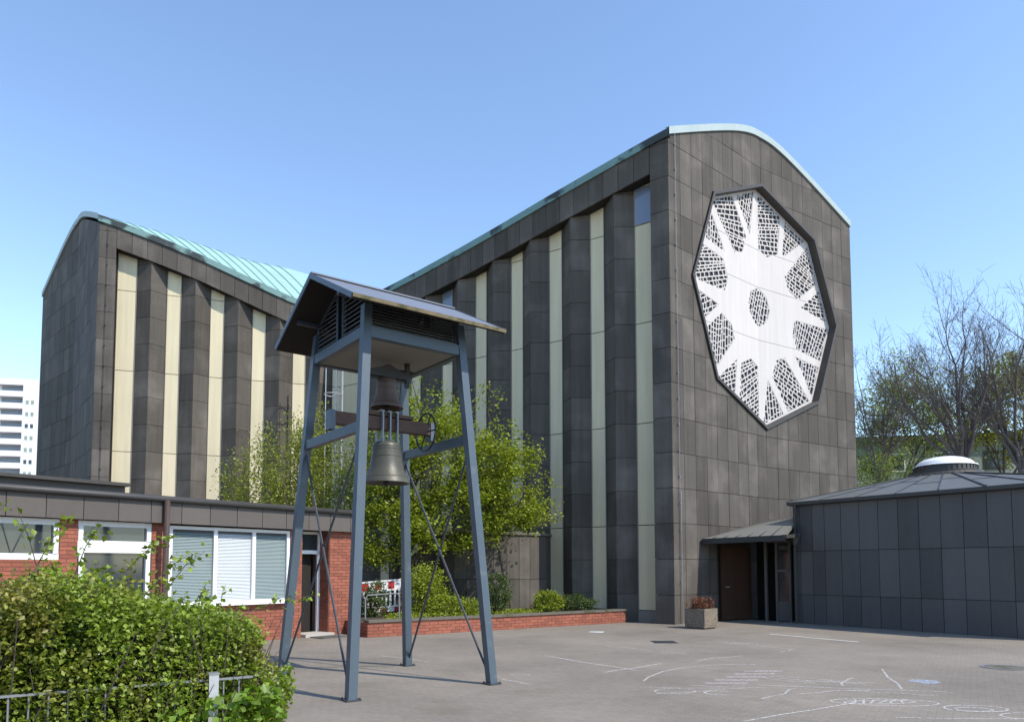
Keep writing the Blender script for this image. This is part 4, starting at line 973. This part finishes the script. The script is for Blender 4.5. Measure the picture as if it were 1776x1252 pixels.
# ------------------------------------------------------------------ hedge and fence in the foreground
hf0 = Vector((-2.84, 4.167, 0)); hd = Vector((.83, .557, 0)).normalized(); hn = Vector((-hd.y, hd.x, 0))   # hn points away from the camera
fe = thing('bar_fence', hf0, 'galvanised vertical bar fence half buried in the foreground hedge', 'fence')
FZ = .90
mb = MB(); mb.beam(hf0 - hd * 3 + Z3 * FZ, hf0 + hd * 1.40 + Z3 * FZ, .03, .012); mb.beam(hf0 - hd * 3 + Z3 * .12, hf0 + hd * 1.40 + Z3 * .12, .03, .012); mb.ob('rail', 'galvbar', fe)
s_ = -3
while s_ < 1.4:
    mb = MB(); mb.tube([hf0 + hd * s_ + Z3 * .06, hf0 + hd * s_ + Z3 * FZ], .006, 5); mb.ob('bar', 'galvbar', fe); s_ += .098
for s_ in (-1.3, 1.14):
    mb = MB(); p = hf0 + hd * s_ - hn * .03; mb.box(p + Z3 * .47, hd * .03, hn * .03, Z3 * .47); po = mb.ob('post', 'galv', fe); mb = MB(); mb.box(p + Z3 * .945, hd * .034, hn * .034, Z3 * .006); mb.ob('cap', 'galvbar', po)
hg = thing('hedge', hf0 + hd * -.6 + hn * .7, 'dense leafy green hedge filling the lower left foreground', 'hedge')
def htop(s, b): return 1.42 + .06 * math.sin(s * 2.1 + 1) + .05 * math.sin(s * 5.3) - .36 * max(0, (s - .7) / 1.1) ** 1.6 + .10 * max(0, -s - .2)
pts = []; twn = MB()
N = 105000
while len(pts) < N:
    s = rnd.uniform(-2.6, 1.78); b = rnd.uniform(-.16, 1.25); z = rnd.uniform(.02, 1.95); zt = htop(s, b)
    if z > zt + rnd.gauss(0, .05): continue
    e_end = 1.69 - .22 * max(0, z - .55) ** 1.3 + .05 * math.sin(9 * z + 5 * b)
    if s > e_end: continue
    fr_ = .10 * math.sin(4.1 * s + 2.2 * z) + .06 * math.sin(9.7 * s - 5 * z)
    front = b - (-.08 + fr_ * .8 + (0.06 if z > .95 else .0))
    if front < 0: continue
    dep = min(front, zt - z, (e_end - s), 1.25 - b + .2)
    if rnd.random() > math.exp(-dep * 5.0): continue
    pts.append(hf0 + hd * s + hn * b + Z3 * z)
pts = np.array(pts); 
keep = np.array([math.sin(7.3 * p[0] + 4.1 * p[2]) + math.sin(6.1 * p[1] - 8.3 * p[2] + 1.3) + math.sin(11 * p[0] + 3 * p[1]) for p in pts]) > -2.2
leaf_mesh('foliage', 'leaf_hedge', pts[keep], .036, hg, up=.45, asp=.72)
# twigs inside
for _ in range(900):
    s = rnd.uniform(-2.6, 1.4); b = rnd.uniform(.06, .9); p = hf0 + hd * s + hn * b + Z3 * rnd.uniform(0, .6); q = p + Vector((rnd.gauss(0, .25), rnd.gauss(0, .2), rnd.uniform(.4, 1.1)))
    zt = htop(s, b); q.z = min(q.z, zt + .02); twn.tube([p, p.lerp(q, .5) + Vector((rnd.gauss(0, .04), rnd.gauss(0, .04), 0)), q], [.007, .005, .002], 4, False)
twn.ob('twigs', 'bark', hg)
# inner leaves in a darker green, imitating the shade inside the hedge
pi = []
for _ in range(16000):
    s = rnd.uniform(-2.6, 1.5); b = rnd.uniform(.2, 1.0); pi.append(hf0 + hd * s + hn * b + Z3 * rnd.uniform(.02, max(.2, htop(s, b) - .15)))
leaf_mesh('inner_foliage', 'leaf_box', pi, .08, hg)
# long shoots above the hedge
mb = MB(); pts = []
def shoot(p, q, n_l, sz=.03):
    p, q = Vector(p), Vector(q); m_ = p.lerp(q, .55) + Z3 * .05; ps = [p, p.lerp(m_, .5), m_, m_.lerp(q, .6), q]; mb.tube(ps, [.004, .0035, .003, .002, .0015], 4, False)
    for i in range(n_l):
        t = .3 + .7 * i / n_l; a_ = p.lerp(m_, t * 2) if t < .5 else m_.lerp(q, t * 2 - 1); pts.append(a_ + Vector((rnd.gauss(0, sz), rnd.gauss(0, sz), rnd.gauss(0, sz * .7))))
HS = lambda s, b, z: hf0 + hd * s + hn * b + Z3 * z
for sh in ((HS(.55, .5, 1.45), HS(.95, .5, 1.86), 46), (HS(.1, .5, 1.5), HS(.35, .6, 1.98), 40), (HS(.35, .55, 1.5), HS(.5, .5, 1.9), 30), (HS(-.5, .3, 1.5), HS(-.35, .3, 2.12), 16), (HS(-.3, .4, 1.5), HS(.0, .4, 2.05), 14), (HS(.75, .4, 1.4), HS(1.05, .4, 1.72), 30), (HS(1.3, .3, 1.25), HS(1.95, .35, 1.42), 26), (HS(.2, .7, 1.5), HS(.05, .7, 2.0), 18), (HS(-.1, .4, 1.5), HS(-.3, .4, 2.18), 12), (HS(.9, .6, 1.4), HS(1.2, .6, 1.75), 26)): shoot(*sh)
for _ in range(60):
    s = rnd.uniform(-1.2, 1.5); b = rnd.uniform(.1, 1.0); zt = htop(s, b); shoot(HS(s, b, zt - .1), HS(s + rnd.uniform(-.12, .15), b + rnd.uniform(-.1, .1), zt + rnd.uniform(.05, .22)), 12, .025)
mb.ob('shoot_stems', 'bark', hg, kind='stuff'); leaf_mesh('shoot_leaves', 'leaf_hedge', pts, .045, hg, asp=.75)
# broad bramble leaves at the low right end
pts = []
for _ in range(900):
    s = rnd.uniform(.8, 1.60); z = rnd.uniform(.05, .85); pts.append(HS(s, rnd.uniform(-.2, .02), z * (1 - .25 * abs(s - 1.4))))
leaf_mesh('broad_leaves', 'leaf_big', pts, .07, hg, asp=.8)

# ------------------------------------------------------------------ background: white tower block
hb = thing('tower_block', (-125, 172, 0), 'distant white residential tower block with balconies at the left edge', 'building')
ho = Vector((-107.0, 168, 0)); hu = Vector((-.98, -.2, 0)).normalized(); WH = Wall(ho, ho + hu * 30); WH.n = Vector((.2, -.98, 0)).normalized()
mb = MB(); mb.prism([WH.p(4.6, 0, -1.5), WH.p(30, 0, -1.5), WH.p(30, 0, -14), WH.p(4.6, 0, -14)], Z3 * 45.6)
mb.prism([WH.p(0, 0, 0), WH.p(4.6, 0, 0), WH.p(4.6, 0, -14), WH.p(0, 0, -14)], Z3 * 45.6); mb.prism([WH.p(4.6, 44.2, 0), WH.p(30, 44.2, 0), WH.p(30, 45.6, 0), WH.p(4.6, 45.6, 0)], WH.n * -1.5); mb.ob('wall', 'tower_white', hb)
for k in range(15):
    zf = 44.2 - k * 2.8
    mb = MB(); mb.prism([WH.p(4.62, zf - 2.75, .05), WH.p(30, zf - 2.75, .05), WH.p(30, zf - 1.45, .05), WH.p(4.62, zf - 1.45, .05)], WH.n * -.15); mb.ob('balcony_parapet', 'tower_white', hb)
    mb = MB(); mb.prism([WH.p(4.62, zf - 2.8, -.12), WH.p(30, zf - 2.8, -.12), WH.p(30, zf - 2.8, -1.5), WH.p(4.62, zf - 2.8, -1.5)], Z3 * .15); mb.ob('balcony_slab', 'tower_white', hb)
    for i in range(4):
        x0 = 5.0 + i * 6; mb = MB(); mb.prism([WH.p(x0, zf - 1.5, -1.38), WH.p(x0 + 4.6, zf - 1.5, -1.38), WH.p(x0 + 4.6, zf - .1, -1.38), WH.p(x0, zf - .1, -1.38)], WH.n * -.05); w_ = mb.ob('window', 'farpane', hb)
    if k > 0:
        mb = MB(); mb.prism([WH.p(1.9, zf - 1.9, .04), WH.p(4.2, zf - 1.9, .04), WH.p(4.2, zf - .6, .04), WH.p(1.9, zf - .6, .04)], WH.n * -.03); fr = mb.ob('window', 'white', hb)
        for c0 in (2.2, 3.3):
            mb = MB(); mb.prism([WH.p(c0, zf - 1.7, .06), WH.p(c0 + .65, zf - 1.7, .06), WH.p(c0 + .65, zf - .75, .06), WH.p(c0, zf - .75, .06)], WH.n * -.03); mb.ob('pane', 'plaster' if k % 3 else 'pane', fr)
ga = thing('garage_wall', (-30, 44, 0), 'plain grey rendered wall below the distant tower block', 'wall')
mb = MB(); mb.prism([(-36, 43, 0), (-24, 44.4, 0), (-24, 45, 0), (-36, 43.6, 0)], Z3 * 6.9); mb.ob('wall', 'grey_render', ga)

# background: apartment house behind the trees at right
ap = thing('apartment_house', (36, 62, 0), 'pale green rendered apartment house behind the bare trees at right', 'building')
ao = Vector((24.0, 56.0, 0)); WA = Wall(ao, (52.0, 50.0, 0)); 
if WA.n.y > 0: WA.n = -WA.n
mb = MB(); mb.prism([WA.p(0, 0, 0), WA.p(WA.len, 0, 0), WA.p(WA.len, 0, -10), WA.p(0, 0, -10)], Z3 * 11.2); mb.ob('wall', 'plaster', ap)
mb = MB(); mb.prism([WA.p(-.4, 11.2, .4), WA.p(WA.len + .4, 11.2, .4), WA.p(WA.len + .4, 11.2, -10.4), WA.p(-.4, 11.2, -10.4)], Z3 * .4); mb.ob('roof', 'bitumen', ap)
for i in range(8):
    for j in range(4):
        s_ = 1.8 + i * 3.4; z = 1.4 + j * 2.5; mb = MB(); mb.prism([WA.p(s_, z, .04), WA.p(s_ + 1.5, z, .04), WA.p(s_ + 1.5, z + 1.4, .04), WA.p(s_, z + 1.4, .04)], WA.n * -.05); fr = mb.ob('window', 'white' if (i + j) % 3 else 'frame', ap)
        mb = MB(); mb.prism([WA.p(s_ + .1, z + .1, .05), WA.p(s_ + 1.4, z + .1, .05), WA.p(s_ + 1.4, z + 1.3, .05), WA.p(s_ + .1, z + 1.3, .05)], WA.n * -.03); mb.ob('pane', 'pane', fr)

# houses added behind the viewer to shade walls; one tiled roof mirrors in glazing
for hx, hw_, hh, lab in ((-27, 13, 7.5, 'leftmost brick house with tiled roof added behind the viewer'), (-12, 12, 8.2, 'middle brick house with tiled roof added behind the viewer'), (2, 12, 7.8, 'rightmost brick house with tiled roof added behind the viewer')):
    hs = thing('unseen_house', (hx, -19, 0), lab, 'house', 'houses added behind the viewer'); yb, yf = -26, -15
    mb = MB(); mb.prism([(hx - hw_ / 2, yf, 0), (hx + hw_ / 2, yf, 0), (hx + hw_ / 2, yb, 0), (hx - hw_ / 2, yb, 0)], Z3 * hh); mb.ob('wall', 'mortar', hs)
    mb = MB(); q = [(yf + .4, hh), ((yf + yb) / 2, hh + 4.2), (yb - .4, hh)]; mb.prism([(hx - hw_ / 2 - .3, y, z) for y, z in q], Vector((hw_ + .6, 0, 0))); mb.ob('roof', 'timber', hs)
    for i in range(4):
        for j in range(2):
            x = hx - hw_ / 2 + 1.5 + i * 2.7; mb = MB(); mb.box((x + .6, yf + .02, 2 + j * 3), (.6, 0, 0), (0, .03, 0), (0, 0, .7)); mb.ob('window', 'pane', hs)

# unseen spruces added left of the frame to darken the left gable
for i, (x, y, h_, lab) in enumerate(((-28, 17, 15, 'nearest dark spruce, unseen, added to shade the left gable'), (-31, 22.5, 17, 'second dark spruce, unseen, added to shade the left gable'), (-33.5, 28, 16, 'third dark spruce, unseen, added to shade the left gable'), (-37, 34, 17, 'farthest dark spruce, unseen, added to shade the left gable'))):
    sp_ = thing('shade_spruce', (x, y, 0), lab, 'tree', 'unseen spruces added for shade'); mb = MB(); mb.tube([(x, y, 0), (x, y, h_)], [.25, .03], 8); mb.ob('trunk', 'bark', sp_)
    zz_ = nr.uniform(.06, 1, 5200) ** .9; ra = (1 - zz_) * 3.6 * np.sqrt(nr.uniform(.15, 1, 5200)) + .15; an = nr.uniform(0, 2 * np.pi, 5200)
    leaf_mesh('crown', 'spruce', np.column_stack([x + ra * np.cos(an), y + ra * np.sin(an), zz_ * h_]), .55, sp_)

# bare trees at right
def crown_bare(base, cen, rad, r0, seed, label, n=(10, 9, 9, 4)):
    R_ = random.Random(seed); t = thing('bare_tree', base, label, 'tree'); big = MB(); tw_ = MB(); b = Vector(base); c = Vector(cen); r = Vector(rad)
    def inside(f0, f1):
        while True:
            d = Vector((R_.gauss(0, 1), R_.gauss(0, 1), R_.gauss(.25, 1)))
            if d.length > .2: break
        d.normalize(); f = R_.uniform(f0, f1); return c + Vector((d.x * r.x, d.y * r.y, d.z * r.z)) * f
    def br(m, p, q, ra, rb, sd, seg, wb):
        L_ = (q - p).length; ph = Vector((R_.gauss(0, 1), R_.gauss(0, 1), R_.gauss(0, .6))); pts = []
        for i in range(seg + 1):
            u = i / seg; pts.append(p.lerp(q, u) + ph * wb * L_ * math.sin(math.pi * u) + Vector((R_.gauss(0, 1), R_.gauss(0, 1), R_.gauss(0, 1))) * (.012 * L_ if 0 < i < seg else 0) - Z3 * (.05 * L_ * math.sin(math.pi * u)))
        m.tube(pts, [ra + (rb - ra) * i / seg for i in range(seg + 1)], sd, False); return pts
    fk = Vector((b.x + (c.x - b.x) * .4, b.y, c.z - r.z * .95)); tr = br(big, b, fk, r0, r0 * .72, 8, 5, .01)
    for i in range(n[0]):
        q = inside(.5, .8); q.z = max(q.z, c.z - r.z * .1); lp = br(big, tr[-1] - Z3 * R_.uniform(0, .12) * r.z, q, r0 * .40, r0 * .15, 6, 6, .035)
        for j in range(n[1]):
            s0 = lp[R_.randint(2, 6)]; o = (s0 - fk).normalized(); q2 = s0 + (o + Vector((R_.gauss(0, .45), R_.gauss(0, .4), R_.gauss(.12, .3)))).normalized() * r.x * R_.uniform(.35, .68)
            l2 = br(big, s0, q2, r0 * .11, r0 * .045, 4, 4, .04)
            for k in range(n[2]):
                s1 = l2[R_.randint(1, 4)]; o2 = (q2 - s0).normalized(); q3 = s1 + (o2 + Vector((R_.gauss(0, .5), R_.gauss(0, .4), R_.gauss(.12, .38)))).normalized() * r.x * R_.uniform(.18, .38)
                l3 = br(tw_, s1, q3, r0 * .032, .007, 3, 3, .04)
                for m_ in range(n[3]):
                    s2 = l3[R_.randint(1, 3)]; q4 = s2 + ((q3 - s1).normalized() + Vector((R_.gauss(0, .7), R_.gauss(0, .6), R_.gauss(.1, .6)))).normalized() * R_.uniform(.3, .75)
                    tw_.tube([s2, s2.lerp(q4, .5) + Z3 * R_.uniform(-.03, .03), q4], [.008, .007, .005], 3, False)
    big.ob('trunk', 'bark2', t, smooth=True); tw_.ob('twigs', 'bark2', t)
crown_bare((27.6, 42, 0), (25.9, 42, 12.3), (4.9, 3.2, 4.8), .26, 3, 'tall bare tree with fine twigs above the pavilion roof')
crown_bare((29.4, 41, 0), (29.8, 41, 12.0), (4.6, 3.0, 5.0), .27, 8, 'many stemmed bare tree right of the skylight dome')
crown_bare((23.6, 46, 0), (24.4, 46, 11.6), (2.7, 1.8, 4.8), .15, 21, 'thin bare tree next to the right edge of the church', (6, 7, 8, 4))
def far_tree(base, blobs, label, m, n_cl, per, sz): crown_tree('spring_tree', base, blobs, label, m, n_cl, per, sz, .2, cr=.9, fork=3.5, group=None, flat=.8, shell=.25)
far_tree((27.2, 50, 0), [((28.2, 50, 14.2), (2.6, 2, 2.4)), ((30.4, 50, 11.8), (2.6, 2, 2.4)), ((26.4, 50, 11.6), (2.2, 2, 2.4)), ((25.6, 50, 8.6), (1.6, 2, 2.0))], 'pale green budding tree behind the bare trees', 'leaf_far', 260, 80, .18)
far_tree((34.5, 49, 0), [((33.8, 49, 14.0), (2.4, 2, 2.2)), ((36, 49, 14.0), (2.8, 2, 2.8)), ((32.8, 49, 11.5), (2.0, 2, 1.8)), ((36, 49, 10), (2.5, 2, 2))], 'yellow green spring tree at the right edge of the picture', 'leaf_far2', 260, 80, .18)
far_tree((25.8, 44, 0), [((25.0, 44, 6.5), (1.6, 1.5, 1.8)), ((27.0, 44, 7.5), (1.8, 1.5, 1.5)), ((23.5, 45, 7.0), (1.0, 1.5, 1.8))], 'low green tree in front of the apartment house', 'leaf_far', 70, 45, .15)

# ------------------------------------------------------------------ ground marks
def ribbon(mb, pts, w_, z=.004):
    pts = [Vector((p[0], p[1], z)) for p in pts]
    for a_, b_ in zip(pts[:-1], pts[1:]):
        d = (b_ - a_); 
        if d.length < 1e-4: continue
        n_ = Vector((-d.y, d.x, 0)).normalized() * w_ / 2; d2 = d * 0; mb.add([a_ - n_ - d2, b_ - n_ + d2, b_ + n_ + d2, a_ + n_ - d2], [(0, 1, 2, 3)])
def arc(c, rx, ry, a0, a1, n=24, rot=0):
    return [(c[0] + rx * math.cos(t) * math.cos(rot) - ry * math.sin(t) * math.sin(rot), c[1] + rx * math.cos(t) * math.sin(rot) + ry * math.sin(t) * math.cos(rot)) for t in np.linspace(a0, a1, n)]
def mark(pts_list, w_, m, label, z=.004, cat='chalk mark'):
    if len(pts_list) == 1:
        mb = MB(); ribbon(mb, pts_list[0], w_, z); return mb.ob('chalk_drawing', m, label=label, category=cat)
    t = thing('chalk_drawing', (pts_list[0][0][0], pts_list[0][0][1], 0), label, cat)
    for i, p in enumerate(pts_list): mb = MB(); ribbon(mb, p, w_, z + .0004 * i); mb.ob('stroke', m, t)
    return t
def wob(a_, b_, n=30, s=.03):
    f1, f2 = rnd.uniform(0, 6), rnd.uniform(0, 6); dx, dy = -(b_[1] - a_[1]), b_[0] - a_[0]; l = math.hypot(dx, dy) + 1e-6
    return [(a_[0] + (b_[0] - a_[0]) * t + dx / l * s * (math.sin(4 * t + f1) + .4 * math.sin(11 * t + f2)), a_[1] + (b_[1] - a_[1]) * t + dy / l * s * (math.sin(4 * t + f1) + .4 * math.sin(11 * t + f2))) for t in np.linspace(0, 1, n)]
def wob_old(a_, b_, n=14, s=.03): return [(a_[0] + (b_[0] - a_[0]) * t + rnd.gauss(0, s), a_[1] + (b_[1] - a_[1]) * t + rnd.gauss(0, s)) for t in np.linspace(0, 1, n)]
mark([[(6.64, 18.14), (7.88, 16.17)]], .075, 'paint', 'straight white painted line on the paving before the entrance', cat='road marking')
mark([wob((.8, 13.63), (2.16, 11.72)), wob((1.62, 11.46), (2.72, 12.56))], .045, 'chalk', 'long angled white chalk line right of the bell tower feet')
mark([wob((2.19, 15.45), (2.96, 14.48)), wob((3.15, 14.28), (3.5, 13.9))], .04, 'chalk', 'short broken chalk line near the drain cover')
mark([wob((3.41, 12.95), (4.5, 13.63))], .04, 'chalk', 'single short chalk dash in the middle of the court')
mark([[(2.04, 10.59), (2.2, 11.0), (2.55, 11.59), (2.85, 11.9), (3.14, 12.13), (3.5, 12.3), (3.8, 12.42), (4.3, 12.4)]], .035, 'chalk', 'large curved chalk arc around the hopscotch')
mark([wob((4.87, 16.04), (5.89, 14.68)), wob((5.89, 14.68), (5.39, 14.28)), wob((4.75, 16.5), (5.5, 15.6)), wob((4.9, 15.8), (5.6, 16.0))], .035, 'chalk', 'scribbled chalk lines in front of the concrete planter')
mb = MB()
for k in range(5):
    c = (3.15 + .24 * k, 10.35 + .3 * k)
    for j in range(3): ribbon(mb, wob((c[0] - .30 + .02 * j, c[1] + .052 * j), (c[0] + .30 + .03 * j, c[1] + .052 * j), 8, .008), .05, .004 + .0004 * j)
mb.ob('chalk_drawing', 'chalk_pink', label='row of filled pale pink chalk bars like a ladder', category='chalk mark')
mark([arc((4.35, 10.75), .5, .22, .5, 5.2, 26, -.5), wob((4.1, 10.9), (5.1, 10.3)), wob((4.4, 10.6), (5.3, 10.45)), wob((4.7, 10.2), (5.2, 10.9))], .03, 'chalk', 'scrawled chalk fish shape right of the pink bars')
mark([arc((4.65, 8.95), .62, .24, 0, 6.28, 36, -.1), arc((4.6, 8.95), .45, .12, 0, 6.28, 30, .1)] + [wob((4.2 + .12 * k, 8.85), (4.4 + .12 * k, 9.12), 5, .02) for k in range(6)], .03, 'chalk', 'flat scribble filled chalk oval near the lower right')
mb = MB(); mb.add([(6.08 + .2 * math.cos(t) * (1 + .1 * math.sin(5 * t)), 10.55 + .2 * math.sin(t) * (1 + .12 * math.cos(3 * t)), .0045) for t in np.linspace(0, 6.1, 22)], [tuple(range(22))])
mb.ob('chalk_drawing', 'chalk_blue', label='small filled light blue chalk spot at right', category='chalk mark')
mark([[(6.14, 11.85), (5.95, 11.4), (5.75, 10.93), (5.6, 10.4), (5.39, 9.9)]], .03, 'chalk', 'thin curved chalk stroke left of the blue spot')
mark([wob((2.57, 7.83), (4.27, 8.93), 20, .015)], .03, 'chalk', 'long thin diagonal chalk line at the bottom edge')
mark([arc((5.5, 8.55), .35, .2, 0, 6.28), arc((5.45, 8.5), .2, .12, 0, 6.28), arc((5.9, 8.1), .4, .2, 0, 6.28)], .03, 'chalk', 'overlapping small chalk circles in the lower right corner')
mark([arc((2.3, 9.75), .28, .2, 0, 6.0, 20, .3), arc((2.85, 9.6), .2, .15, .4, 5.2, 16), wob((1.9, 10.1), (3.3, 9.9)), wob((2.0, 9.5), (3.0, 9.9)), wob((2.6, 10.2), (3.6, 10.0))], .026, 'chalk', 'loose chalk scribble loops below the pink bars')
mark([wob((-.02, 10.76), (.41, 10.33))], .035, 'chalk', 'short chalk stroke beside the right tower foot')
mark([arc((.28, 11.2), .15, .1, 0, 3)], .035, 'chalk', 'tiny chalk hook behind the short stroke by the tower foot')
mark([wob((-2.25, 13.63), (-1.2, 12.75))], .04, 'chalk', 'faint chalk line behind the rear tower foot')
mark([wob((4.3, 7.95), (5.7, 8.05), 12, .06), wob((3.6, 10.3), (5.9, 9.6), 20, .05), wob((4.6, 9.7), (5.6, 9.5), 10, .08), wob((3.2, 9.2), (4.0, 9.9), 10, .06), wob((3.8, 9.5), (4.9, 9.8), 12, .07)], .028, 'chalk', 'faint smeared chalk strokes between oval and blue spot')
# covers
for c, r, lb_ in (((8.29, 12.06), .36, 'round iron manhole cover at the right edge of the court'), ((3.59, 16.17), .26, 'small square drain grate in the paving before the nave')):
    mh = thing('manhole_cover', (c[0], c[1], 0), lb_, 'manhole cover'); mb = MB()
    if r > .3: mb.lathe([(r, .003), (r, .008), (r - .05, .008)], (c[0], c[1], 0), 32); mb.ob('rim', 'galvbar', mh); mb = MB(); mb.lathe([(r - .05, .006), (.01, .006)], (c[0], c[1], 0), 32); mb.ob('lid', 'coping', mh)
    else:
        for k in range(7): mb.box((c[0] - r + .04 + k * .074, c[1], .004), (.02, 0, 0), (0, r, 0), (0, 0, .003))
        mb.ob('grate', 'steel_dark', mh); mb = MB(); mb.add([(c[0] - r, c[1] - r, .002), (c[0] + r, c[1] - r, .002), (c[0] + r, c[1] + r, .002), (c[0] - r, c[1] + r, .002)], [(0, 1, 2, 3)]); mb.ob('pit', 'darkin', mh)
# white paper scrap by the bed
mb = MB(); mb.add([(2.2, 18.62, .006), (2.55, 18.5, .006), (2.62, 18.62, .02), (2.28, 18.76, .01)], [(0, 1, 2, 3)]); mb.ob('paper_scrap', 'white', label='small white paper scrap lying on the paving by the brick bed', category='litter')
